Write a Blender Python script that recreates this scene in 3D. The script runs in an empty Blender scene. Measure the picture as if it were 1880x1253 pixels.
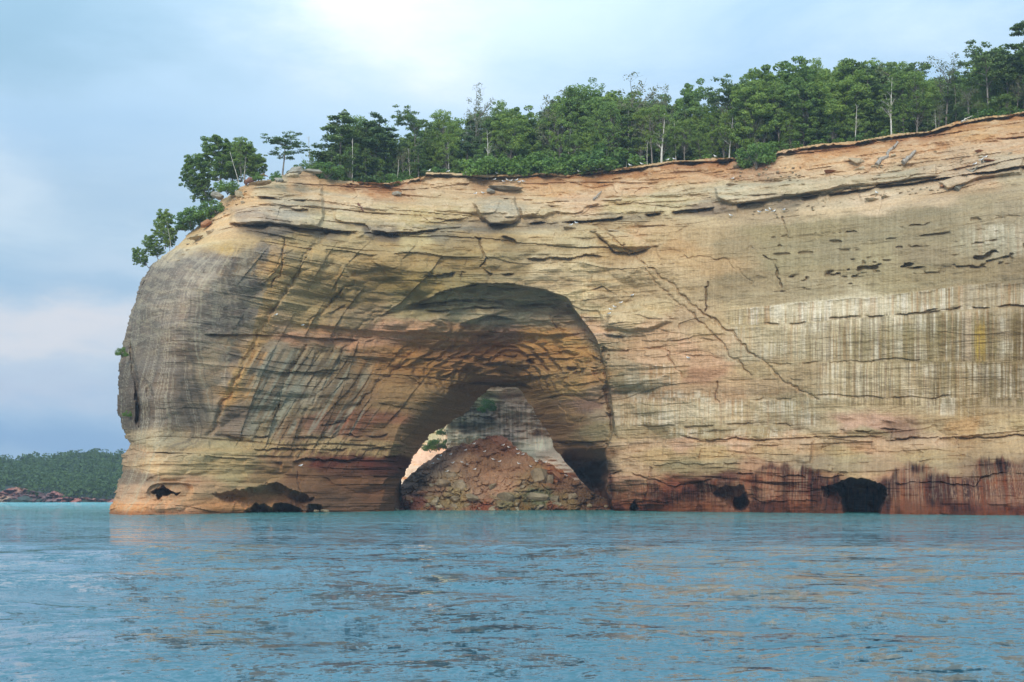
import bpy, bmesh, math, random
import numpy as np
random.seed(7)
rng = np.random.default_rng(7)
C = bpy.context.scene.collection
SC = bpy.context.scene
# ---------------------------------------------------------------- camera frame
F, CX, HY, CH = 2400.0, 940.0, 912.0, 2.8      # focal length, centre column and horizon row in photo pixels, eye height
def at(px, py, D):
    return ((px-CX)/F*D, D, CH+(HY-py)/F*D)
def lin(c):
    c = np.asarray(c, float)/255.0
    return np.where(c <= .04045, c/12.92, ((c+.055)/1.055)**2.4)
# ---------------------------------------------------------------- noise
def _h(ix, iy, iz, s):
    n = (ix*374761393 + iy*668265263 + iz*1274126177 + s*974634777) & 0xffffffff
    n = ((n ^ (n >> 13))*1274126177) & 0xffffffff
    n = ((n ^ (n >> 15))*2246822519) & 0xffffffff
    return ((n ^ (n >> 16)) & 0xffffff)/float(0xffffff)
def vn(x, y, s=0):
    x, y = np.broadcast_arrays(np.asarray(x, float), np.asarray(y, float))
    xi = np.floor(x).astype(np.int64); yi = np.floor(y).astype(np.int64)
    fx = x-xi; fy = y-yi
    fx = fx*fx*fx*(fx*(fx*6-15)+10); fy = fy*fy*fy*(fy*(fy*6-15)+10)
    z = np.int64(0)
    a = _h(xi, yi, z, s); b = _h(xi+1, yi, z, s); c = _h(xi, yi+1, z, s); d = _h(xi+1, yi+1, z, s)
    return (a*(1-fx)+b*fx)*(1-fy)+(c*(1-fx)+d*fx)*fy
def fbm(x, y, s=0, o=4, g=.5, l=2.03):
    t = 0; a = 1; n = 0
    for i in range(o):
        t = t+a*(vn(x, y, s+i*17)*2-1); n += a; a *= g; x = np.asarray(x)*l+13.7; y = np.asarray(y)*l+7.1
    return t/n*1.5
def ridge(x, y, s=0, o=4):
    t = 0; a = 1; n = 0
    for i in range(o):
        t = t+a*(1-np.abs(vn(x, y, s+i*31)*2-1)*2).clip(-1, 1); n += a; a *= .5; x = np.asarray(x)*2.1+3.3; y = np.asarray(y)*2.1+9.2
    return t/n
def cell(x, y, s=0):
    """distance to the nearest border of a jittered cell and the cell's random value"""
    xi = np.floor(x).astype(np.int64); yi = np.floor(y).astype(np.int64)
    d1 = np.full(x.shape, 9.); d2 = np.full(x.shape, 9.); v = np.zeros(x.shape)
    for i in (-1, 0, 1):
        for j in (-1, 0, 1):
            cx = xi+i; cy = yi+j
            px = cx+_h(cx, cy, np.int64(1), s); py = cy+_h(cx, cy, np.int64(2), s)
            d = np.hypot(px-x, py-y); r = _h(cx, cy, np.int64(3), s)
            near = d < d1
            d2 = np.where(near, d1, np.minimum(d2, d)); v = np.where(near, r, v); d1 = np.where(near, d, d1)
    return d2-d1, v
def facet(x, y, s=0):
    """piecewise planar slabs: each jittered cell is a plane with its own tilt"""
    xi = np.floor(x).astype(np.int64); yi = np.floor(y).astype(np.int64); d1 = np.full(x.shape, 9.); v = np.zeros(x.shape)
    for i in (-1, 0, 1):
        for j in (-1, 0, 1):
            cx = xi+i; cy = yi+j; px = cx+_h(cx, cy, np.int64(1), s); py = cy+_h(cx, cy, np.int64(2), s); p = (_h(cx, cy, np.int64(3), s)-.5)*.5+(x-px)*(_h(cx, cy, np.int64(4), s)-.5)*1.6+(y-py)*(_h(cx, cy, np.int64(5), s)-.45)*1.6+.75*((px-x)**2+(py-y)**2)
            d1 = np.minimum(d1, p)
    return d1
def sst(a, b, x):
    t = np.clip((x-a)/(b-a), 0, 1); return t*t*(3-2*t)
def sdist(poly, X, Y, closed=True):
    """signed distance in photo pixels to a polygon, positive inside"""
    P = np.array(poly, float); n = len(P)
    best = np.full(X.shape, 1e9); ins = np.zeros(X.shape, bool)
    for i in range(n if closed else n-1):
        a = P[i]; b = P[(i+1) % n]; e = b-a; L = e@e+1e-9
        t = np.clip(((X-a[0])*e[0]+(Y-a[1])*e[1])/L, 0, 1)
        best = np.minimum(best, np.hypot(X-a[0]-t*e[0], Y-a[1]-t*e[1]))
        if closed:
            cr = (a[1] > Y) != (b[1] > Y)
            ins ^= cr & (X < (b[0]-a[0])*(Y-a[1])/(b[1]-a[1]+1e-12)+a[0])
    return np.where(ins, best, -best) if closed else best
def tps(pts, X, Y, lam=.5):
    P = np.array(pts, float); s = 400.
    A = P[:, :2]/s; n = len(A)
    def U(r): return np.where(r > 1e-9, r*r*np.log(r+1e-12), 0)
    K = U(np.hypot(A[:, None, 0]-A[None, :, 0], A[:, None, 1]-A[None, :, 1]))+np.eye(n)*lam*1e-3
    Q = np.hstack([np.ones((n, 1)), A]); M = np.block([[K, Q], [Q.T, np.zeros((3, 3))]])
    w = np.linalg.solve(M, np.concatenate([P[:, 2], np.zeros(3)]))
    x = X/s; y = Y/s; o = w[n]+w[n+1]*x+w[n+2]*y
    for i in range(n): o = o+w[i]*U(np.hypot(x-A[i, 0], y-A[i, 1]))
    return o
def bil(G, gx, gy, X, Y):
    """bilinear look-up of coarse regular grid"""
    u = np.clip((X-gx[0])/(gx[1]-gx[0]), 0, len(gx)-1.001); v = np.clip((Y-gy[0])/(gy[1]-gy[0]), 0, len(gy)-1.001)
    i = u.astype(int); j = v.astype(int); a = u-i; b = v-j
    if G.ndim == 3: a = a[..., None]; b = b[..., None]
    return (G[j, i]*(1-a)+G[j, i+1]*a)*(1-b)+(G[j+1, i]*(1-a)+G[j+1, i+1]*a)*b
# ---------------------------------------------------------------- objects
def tag(o, label=None, cat=None, group=None, kind=None):
    if label: o['label'] = label
    if cat: o['category'] = cat
    if group: o['group'] = group
    if kind: o['kind'] = kind
    return o
def mesh_obj(name, co, faces, mat=None, parent=None, smooth=False, cols=None, fmat=None):
    """faces: (n,3) or (n,4) array, or a list of such"""
    me = bpy.data.meshes.new(name)
    fl = faces if isinstance(faces, list) else [faces]
    fl = [np.asarray(f, np.int32) for f in fl if len(f)]
    co = np.asarray(co, np.float32)
    me.vertices.add(len(co)); me.vertices.foreach_set('co', co.ravel())
    lv = np.concatenate([f.ravel() for f in fl]); cnt = np.concatenate([np.full(len(f), f.shape[1], np.int32) for f in fl])
    me.loops.add(len(lv)); me.loops.foreach_set('vertex_index', lv)
    me.polygons.add(len(cnt)); me.polygons.foreach_set('loop_start', np.concatenate([[0], np.cumsum(cnt)[:-1]]).astype(np.int32))
    me.polygons.foreach_set('use_smooth', np.full(len(cnt), smooth))
    me.update(calc_edges=True)
    if cols is not None:
        ca = me.color_attributes.new('rock_colour', 'FLOAT_COLOR', 'POINT')
        c4 = np.ones((len(co), 4), np.float32); c4[:, :3] = cols; ca.data.foreach_set('color', c4.ravel())
    if mat: me.materials.append(mat)
    o = bpy.data.objects.new(name, me); C.objects.link(o)
    if parent: o.parent = parent
    return o
def empty(name, loc=(0, 0, 0)):
    o = bpy.data.objects.new(name, None); o.location = loc; C.objects.link(o); o.empty_display_size = .3; return o
# ---------------------------------------------------------------- materials
def mat(name):
    m = bpy.data.materials.new(name); m.use_nodes = True; nt = m.node_tree
    b = nt.nodes['Principled BSDF']; return m, nt, b
def nd(nt, t, **k):
    n = nt.nodes.new(t)
    for a, v in k.items():
        if a.startswith('i_'): n.inputs[a[2:].replace('_', ' ')].default_value = v
        else: setattr(n, a, v)
    return n
def mix(nt, a, b, f, mode='MIX'):
    n = nt.nodes.new('ShaderNodeMix'); n.data_type = 'RGBA'; n.blend_type = mode
    for s, v in ((n.inputs[0], f), (n.inputs[6], a), (n.inputs[7], b)):
        if hasattr(v, 'links'): nt.links.new(v, s)
        else: s.default_value = v if not isinstance(v, tuple) or len(v) == 4 else (*v, 1)
    return n.outputs[2]
def noise(nt, vec, scale, detail=4, rough=.6, dist=0):
    n = nd(nt, 'ShaderNodeTexNoise'); n.inputs['Scale'].default_value = scale; n.inputs['Detail'].default_value = detail
    n.inputs['Roughness'].default_value = rough; n.inputs['Distortion'].default_value = dist
    if vec is not None: nt.links.new(vec, n.inputs['Vector'])
    return n
def ramp(nt, fac, stops):
    r = nd(nt, 'ShaderNodeValToRGB'); e = r.color_ramp.elements
    while len(e) < len(stops): e.new(.5)
    for i, (p, c) in enumerate(stops):
        e[i].position = p; e[i].color = (c, c, c, 1) if not isinstance(c, tuple) else (*c, 1)
    nt.links.new(fac, r.inputs[0]); return r.outputs[0]
def mapping(nt, vec, scale=(1, 1, 1), rot=(0, 0, 0), loc=(0, 0, 0)):
    m = nd(nt, 'ShaderNodeMapping'); m.inputs['Scale'].default_value = scale; m.inputs['Rotation'].default_value = rot
    m.inputs['Location'].default_value = loc; nt.links.new(vec, m.inputs['Vector']); return m.outputs[0]

def rock_material(name, base=None, streak=.12, grain=1.0, tint=0):
    m, nt, b = mat(name)
    tc = nd(nt, 'ShaderNodeNewGeometry').outputs['Position']
    if base is None:
        at_ = nd(nt, 'ShaderNodeAttribute', attribute_name='rock_colour'); col = at_.outputs['Color']
    else:
        col = mix(nt, base[0], base[1], ramp(nt, noise(nt, tc, .5, 5, .6).outputs[0], [(.35, 0.), (.65, 1.)]))
    # fine bedding lines, grain and pits
    bed = noise(nt, mapping(nt, tc, (.12, .12, 2.6)), 1.0, 6, .65)
    col = mix(nt, col, ramp(nt, bed.outputs[0], [(.3, .78), (.5, 1.), (.7, 1.15)]), .3, 'MULTIPLY')
    if streak:
        st = noise(nt, mapping(nt, tc, (1.3, .7, .07)), 1.0, 5, .6)
        col = mix(nt, col, ramp(nt, st.outputs[0], [(.3, .7), (.5, 1.), (.68, 1.22)]), streak, 'MULTIPLY')
    gr = noise(nt, tc, 2.2*grain, 6, .7)
    col = mix(nt, col, ramp(nt, gr.outputs[0], [(.28, .62), (.5, 1.), (.72, 1.3)]), .7, 'MULTIPLY')
    if tint:
        oi = nd(nt, 'ShaderNodeObjectInfo')
        col = mix(nt, col, ramp(nt, oi.outputs['Random'], [(0, (.75, .72, .7)), (.35, (1.05, .9, .78)), (.7, (1.1, 1.08, 1.0)), (1, (.85, .9, .8))]), tint, 'MULTIPLY')
    nt.links.new(col, b.inputs['Base Color'])
    b.inputs['Roughness'].default_value = .92; b.inputs['Specular IOR Level'].default_value = .15
    bump = nd(nt, 'ShaderNodeBump'); bump.inputs['Strength'].default_value = .7; bump.inputs['Distance'].default_value = .35
    hh = nd(nt, 'ShaderNodeMath', operation='ADD'); nt.links.new(bed.outputs[0], hh.inputs[0]); nt.links.new(gr.outputs[0], hh.inputs[1])
    nt.links.new(hh.outputs[0], bump.inputs['Height']); nt.links.new(bump.outputs[0], b.inputs['Normal'])
    return m
M = {}
M['cliff'] = rock_material('sandstone_cliff')
M['far_cliff'] = rock_material('pale_sandstone')
STEP = 1.25; ROCK_GAIN = .80; WARM = np.array([1.10, .99, .93]); EXPO = 0.0; SUN_E = 2.5; SUN_AZ_DEG = 190; SUN_EL_DEG = 25; SKYTOP = 1.5; SKYBACK = .4; HAZE = .00019
WAVE = (1.6, 2.8, 3.2, 2.2); BIAS = (.05, .19)
WBODY = ((.046, .128, .160), (.03, .15, .13), (.10, .36, .37))
SKYC = {'blue': (160, 197, 228), 'pale': (207, 229, 246)}
SKYB = [(400, 30, 420, 170, (208, 234, 252), .7), (90, 50, 380, 150, (146, 184, 208), 1.0), (780, 30, 190, 90, (252, 254, 255), .9), (640, 0, 150, 60, (250, 254, 255), .8), (1000, 60, 200, 90, (216, 238, 255), .6), (640, 200, 500, 120, (197, 227, 253), .6),
 (0, 310, 90, 90, (220, 238, 252), .9), (100, 230, 350, 80, (170, 206, 238), .6), (110, 540, 230, 50, (157, 194, 226), .6), (200, 515, 150, 30, (208, 227, 245), .6),
 (60, 625, 330, 40, (230, 230, 236), .95), (90, 700, 260, 35, (203, 213, 231), .9), (100, 800, 900, 75, (128, 170, 214), .9), (100, 862, 900, 30, (160, 190, 218), .4)]
# ================================================================ THE CLIFF
RIM = [(275,490),(300,468),(330,445),(352,425),(380,402),(405,368),(430,350),(452,338),(478,331),(505,329),(522,318),(545,312),(570,313),(587,328),(655,333),(712,336),(744,330),(778,323),(783,316),(831,317),(886,321),(940,320),(994,317),(1041,319),(1090,313),(1123,310),(1177,303),(1231,295),(1272,294),(1305,290),(1361,289),(1380,294),(1405,296),(1418,288),(1427,277),(1460,272),(1502,264),(1570,259),(1646,245),(1705,241),(1760,222),(1814,213),(1855,210),(1882,203),(2000,188),(2400,140)]
RIMX = np.array([p[0] for p in RIM], float); RIMY = np.array([p[1] for p in RIM], float)
LEFT = [(275,490),(262,512),(252,540),(241,568),(231,605),(224,640),(217,680),(214,722),(216,752),(222,778),(226,795),(232,806),(238,815),(236,824),(226,832),(224,850),(221,872),(214,898),(206,922),(198,946),(192,990)]
OUT = LEFT[::-1]+RIM[1:]+[(2400,990)]
HOLE = [(735,960),(738,900),(740,879),(755,851),(770,825),(791,800),(819,783),(840,768),(858,758),(870,742),(882,730),(895,718),(907,713),(930,711),(949,712),(960,722),(966,737),(978,750),(984,765),(998,782),(1009,800),(1013,814),(1016,825),(1028,836),(1037,850),(1050,862),(1061,878),(1078,896),(1092,908),(1112,916),(1118,930),(1120,960)]
DW = [(190,950,212),(215,945,204),(260,945,202),(330,944,207),(450,942,222),(560,941,231),(640,939,240),(738,939,252),(900,930,262),(1128,938,258),(1300,940,240),(1500,943,220),(1700,945,205),(1880,947,196),(2200,950,180),
 (225,870,216),(260,870,208),(330,870,211),(450,870,224),(640,870,244),(1140,870,252),(1300,870,239),(1500,870,226),(1700,870,215),(1880,870,203),(2200,870,186),
 (232,815,222),(250,815,214),(330,800,215),(450,800,226),(640,800,246),(1150,800,253),(1400,800,238),(1700,800,220),(1880,800,210),(2200,800,192),
 (214,720,236),(228,720,224),(262,720,214),(300,700,213),(400,700,220),(480,700,229),(600,700,243),(700,700,254),(900,700,256),(1050,700,255),(1150,700,249),(1300,700,241),(1500,700,229),(1700,700,220),(1880,700,211),(2200,700,193),
 (242,565,240),(262,565,224),(300,560,216),(400,560,218),(500,560,230),(600,560,242),(700,560,249),(900,560,254),(1060,560,252),(1150,560,249),(1300,560,242),(1500,560,231),(1700,560,221),(1880,560,213),(2200,560,195),
 (278,485,240),(300,485,230),(350,480,222),(450,480,224),(600,480,238),(750,480,246),(900,480,251),(1000,480,251),(1150,480,248),(1500,480,234),(1880,480,214),(2200,480,197),
 (335,440,242),(420,430,228),(600,435,240),(900,425,252),(1150,410,252),(1500,385,238),(1880,340,218),(2200,330,200),
 (400,375,247),(470,350,240),(500,335,246),(600,340,250),(800,325,261),(1000,322,264),(1150,310,262),(1400,295,252),(1600,255,245),(1880,208,234),(2200,165,214)]
DIN = [(430,940,221),(400,760,220),(440,600,224),(500,450,230),(600,450,240),(750,470,248),(850,500,251),(480,700,229),(560,700,239),(560,850,234),(640,850,243),(640,750,247),(660,650,250),(700,560,252),(760,550,254),
 (830,545,258),(900,535,260),(960,538,263),(1030,560,264),(900,575,266),(1000,585,269),(1060,590,266),(1090,640,264),(800,600,258),(850,590,265),(920,595,273),(700,700,258),(760,700,263),(760,640,260),(850,640,272),(930,640,282),(1000,650,276),(1060,680,270),(1105,700,264),(930,690,292),(900,700,292),(850,690,284),(800,690,273),
 (840,703,278),(852,718,294),(798,740,266),(808,758,284),(762,770,259),(772,786,276),(730,822,255),(742,838,268),(720,880,252),(715,940,252),(907,714,304),(949,713,304),(882,732,303),(858,760,300),(819,785,296),(791,802,290),(770,828,282),(755,853,275),(740,885,268),(735,935,264),
 (990,710,286),(1030,740,278),(1080,760,269),(1125,780,262),(966,738,302),(984,767,301),(1009,802,300),(1037,852,298),(1061,880,296),(1092,910,290),(1118,935,286),(1050,800,282),(1090,830,274),(1115,850,268),(1090,870,284),(1110,895,284)]
ALC = [(1040,547),(1062,579),(1082,603),(1100,628),(1107,650),(1110,671),(1116,700),(1121,723),(1131,776),(1124,800),(1113,830),(1117,870),(1113,897),(1122,915),(1130,935),(1130,990),(430,990),(395,760),(430,600),(490,440),(700,470),(790,540),(837,530),(900,521),(956,525),(1000,532)]
# ledges: polyline, amplitude (m), decay below (px), jitter (px)
LEDGE = [
 ([(415,410),(450,412),(500,414),(560,420),(600,423),(700,426),(760,427),(800,422),(860,414),(905,413),(960,412),(1040,408),(1123,402),(1200,393),(1313,380),(1460,364),(1560,350),(1720,330),(1880,305),(2200,270)],1.7,8,1.2),
 ([(870,380),(880,402),(900,411),(940,412),(955,406)],1.5,8,1),
 ([(1312,366),(1335,376),(1400,371),(1460,362),(1548,348),(1620,340),(1700,328),(1790,305),(1880,290)],1.7,9,3),
 ([(1340,334),(1420,330),(1500,327),(1560,322),(1640,312)],.9,6,3),
 ([(1120,378),(1165,374),(1200,380),(1240,382),(1290,377)],1.0,6,2),
 ([(780,410),(860,403)],.8,8,2),
 ([(960,437),(1000,436)],.4,5,1),([(960,475),(1030,473),(1080,470),(1110,468)],1.2,7,3),
 ([(1090,428),(1110,445),(1130,460),(1160,464),(1200,458)],1.2,7,3),
 ([(1060,536),(1090,530),(1105,526),(1130,540)],.7,7,2),
 ([(625,424),(700,430),(800,428)],.6,20,3),
 ([(760,510),(800,504),(860,500)],1.2,16,3),([(885,490),(900,500),(950,506)],1.3,8,2),
 ([(905,432),(925,434),(945,440),(962,455)],1.2,14,2),
 ([(738,562),(798,544),(837,529),(870,523),(900,521),(956,525)],2.6,16,3),
 ([(756,560),(800,553),(858,549),(910,550),(956,553),(1012,551),(1040,552)],2.4,12,2),
 ([(775,572),(850,566),(960,560),(1040,558)],1.2,9,2),
 ([(840,600),(862,590),(886,581),(905,578),(921,581),(949,590)],2.6,12,2),
 ([(860,606),(900,596),(950,598)],1.2,8,2),
 ([(870,622),(900,611),(940,610),(965,618)],2.0,12,2),
 ([(800,640),(880,632),(960,640)],1.0,8,3),([(760,665),(860,655),(970,655)],1.0,8,3),
 ([(800,690),(880,672),(940,668),(985,662)],1.2,10,3),
 ([(1075,618),(1090,630),(1108,634)],1.2,9,1),([(1020,638),(1080,640)],.4,5,1),
 ([(1075,648),(1100,660),(1112,668)],1.3,9,1),([(985,657),(1010,668),(1033,674),(1060,677),(1105,675)],1.2,10,1),
 ([(820,712),(842,706),(870,702),(935,699),(956,702),(980,716)],3.0,14,1),
 ([(1000,730),(1060,720),(1120,726)],1.2,10,2),([(1060,770),(1090,756),(1130,762)],1.0,10,3),
 ([(1020,815),(1070,808),(1125,812)],1.8,10,3),([(1040,850),(1118,846)],2.2,14,3),
 ([(372,615),(461,614),(520,617),(600,621),(664,625)],1.1,4,1),([(664,627),(730,610),(800,600)],.7,7,3),
 ([(590,578),(620,568),(640,556)],.9,12,2),
 ([(486,520),(492,505),(505,495),(515,470),(550,456)],.5,6,2),
 ([(610,696),(680,695),(712,690)],1.0,7,2),([(690,738),(720,746)],.5,6,1),
 ([(540,778),(600,779),(640,772)],.8,5,2),([(470,758),(540,750)],.5,6,2),
 ([(500,688),(560,684),(630,678)],.7,6,2),
 ([(410,800),(500,800),(600,802),(700,798),(740,792)],.9,7,3),
 ([(420,826),(540,822),(600,826),(700,826),(738,820)],1.0,9,3),
 ([(500,848),(560,843),(640,846),(735,838)],1.3,12,3),
 ([(270,842),(330,838),(400,836)],.5,7,2),([(300,625),(370,628)],.3,6,2),
 ([(260,650),(290,652)],.8,6,2),([(280,752),(340,750),(470,752)],.3,4,2),
 ([(225,832),(245,822),(270,835)],1.2,8,2),
 ([(240,860),(300,868)],.5,6,2),
 ([(1324,571),(1344,570),(1400,566),(1454,557),(1540,550),(1625,544),(1700,535),(1778,523),(1880,518),(2100,500)],-.8,26,2),
 ([(1400,596),(1480,591),(1560,582),(1608,582),(1650,576),(1710,572),(1760,566),(1880,561),(2100,550)],1.5,9,2),
 ([(1690,574),(1720,568),(1770,566)],1.6,7,2),
 ([(1110,596),(1150,592),(1190,596)],1.0,5,1),([(1100,612),(1150,620),(1190,618)],1.1,6,1),
 ([(1160,576),(1200,585),(1260,590)],.7,5,2),([(1200,605),(1290,617),(1340,614)],.7,5,2),
 ([(1170,628),(1230,624),(1290,622),(1345,628)],.9,5,2),([(1250,652),(1300,655),(1330,657)],.9,6,2),
 ([(1120,663),(1170,660),(1210,652)],.6,5,2),([(1240,545),(1290,552),(1300,575)],.8,8,2),
 ([(1390,668),(1440,667),(1500,664),(1580,664),(1635,659),(1700,662)],.8,6,2),
 ([(1324,698),(1400,698),(1480,697)],.6,5,1),([(1374,734),(1440,732),(1480,728),(1577,726),(1650,730),(1722,730),(1800,722)],.9,6,2),
 ([(1120,718),(1160,717),(1200,720)],.8,6,2),([(1135,741),(1220,742),(1280,739)],.5,5,2),
 ([(1140,784),(1200,782),(1266,784),(1330,779),(1360,777),(1480,780)],1.2,6,2),
 ([(1240,795),(1282,806),(1400,807),(1494,805),(1556,799),(1610,803),(1680,804),(1760,804),(1880,800),(2100,798)],1.7,8,2),
 ([(1540,770),(1600,768),(1650,776)],-1.2,22,2),([(1535,788),(1570,792),(1610,788),(1660,790)],1.6,8,2),
 ([(1110,835),(1160,838),(1190,840)],.7,6,2),([(1190,852),(1300,850),(1400,852)],.8,7,3),([(1480,864),(1560,868)],.6,5,2),
 ([(1110,870),(1135,868),(1170,872),(1200,882),(1240,890),(1290,884),(1340,873),(1370,872),(1420,870),(1470,872),(1520,876),(1560,872)],1.8,30,3),
 ([(1620,882),(1660,885),(1700,888),(1790,892),(1800,876),(1880,868),(2100,860)],1.5,34,3),
 ([(1160,925),(1240,926),(1300,924)],-1.5,20,2),([(1370,915),(1400,922),(1440,922),(1480,915),(1530,925)],1.2,8,3),
 ([(600,329),(655,334),(712,337),(744,331),(780,325)],2.0,10,1),
 ([(778,322),(831,323),(886,326),(940,326),(994,322),(1041,324),(1090,319),(1123,316),(1177,309),(1231,300),(1272,298),(1361,294)],1.0,6,1),
 ([(1427,283),(1460,277),(1502,270),(1570,264),(1646,250),(1705,246),(1760,228),(1814,219),(1855,215),(1882,209),(2000,194),(2400,146)],1.0,6,1),
 ([(478,395),(520,380),(560,385),(590,400)],.6,14,2),([(470,362),(520,368),(590,365)],1.2,8,2),([(430,352),(470,345),(520,340)],.8,6,2),
]
# cavities: polygon, depth (m), softness (px)
CAVE = [
 ([(1540,884),(1565,879),(1598,881),(1615,886),(1626,894),(1629,908),(1623,925),(1612,960),(1548,960),(1543,917),(1532,895)],26,13),
 ([(1505,893),(1545,886),(1552,912),(1540,925),(1510,915)],5,14),
 ([(1307,908),(1332,890),(1365,892),(1374,910),(1371,924),(1362,936),(1335,930)],6,12),([(1348,915),(1368,905),(1376,922),(1366,938),(1350,938)],10,6),
 ([(1156,926),(1164,918),(1172,925),(1171,937),(1157,937)],10,4),
 ([(273,903),(286,897),(299,893),(315,901),(331,907),(303,911),(290,918)],7,5),
 ([(387,906),(426,900),(471,893),(490,888),(505,886),(520,890),(540,899),(577,915),(566,932),(552,936),(461,936),(430,925),(408,922)],6,20),
 ([(450,940),(456,930),(470,924),(484,925),(498,931),(502,927),(518,922),(540,926),(556,936),(556,950),(450,950)],14,16),
 ([(560,944),(566,926),(590,925),(600,944)],4,8),
 ([(1058,872),(1064,855),(1085,846),(1108,850),(1117,868),(1113,897),(1118,925),(1100,922),(1080,902)],9,16),
 ([(722,945),(726,900),(738,880),(744,945)],10,8),
 ([(236,620),(246,640),(254,700),(262,745),(258,790),(248,775),(246,720),(240,680)],3.5,7),
 ([(260,690),(275,705),(285,735),(268,728)],1.2,8),
 ([(213,872),(232,845),(246,850),(236,900),(222,915)],1.2,10),
]
# stretches of open joint (polyline, depth m, width px)
CRACK = [([(520,437),(519,470),(512,505),(500,525)],.8,1.6),([(877,440),(885,460),(892,478),(883,492)],.9,1.8),([(1110,428),(1150,455),(1190,490),(1230,520),(1270,560),(1340,610),(1390,655),(1440,700),(1500,735)],.7,2.2),
 ([(1402,470),(1420,478),(1430,500),(1436,530)],.7,1.6),([(1296,520),(1298,572)],.8,2),([(1175,470),(1186,500),(1250,560),(1300,600),(1340,650),(1380,690)],.5,2),([(600,425),(560,470),(520,540),(480,600),(455,660),(410,740),(385,800)],1.0,4),
 ([(1108,640),(1112,700),(1120,760),(1128,800)],2.0,3.5),([(1450,432),(1440,400)],.5,1.5),([(1320,700),(1318,735)],.5,1.3),([(1250,470),(1340,480),(1380,520)],.3,1.4),
 ([(548,870),(552,900),(545,935)],.5,1.3),([(1195,860),(1192,900),(1180,925)],.8,2.5),([(1222,640),(1250,690)],.5,1.5),([(1755,800),(1760,850)],.4,1.5),([(770,640),(700,700),(620,790)],.7,3),([(720,560),(660,600),(600,700),(560,760)],.6,3),([(560,640),(520,700),(500,760)],.8,3),([(650,520),(600,560),(560,600)],.9,3)]

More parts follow.
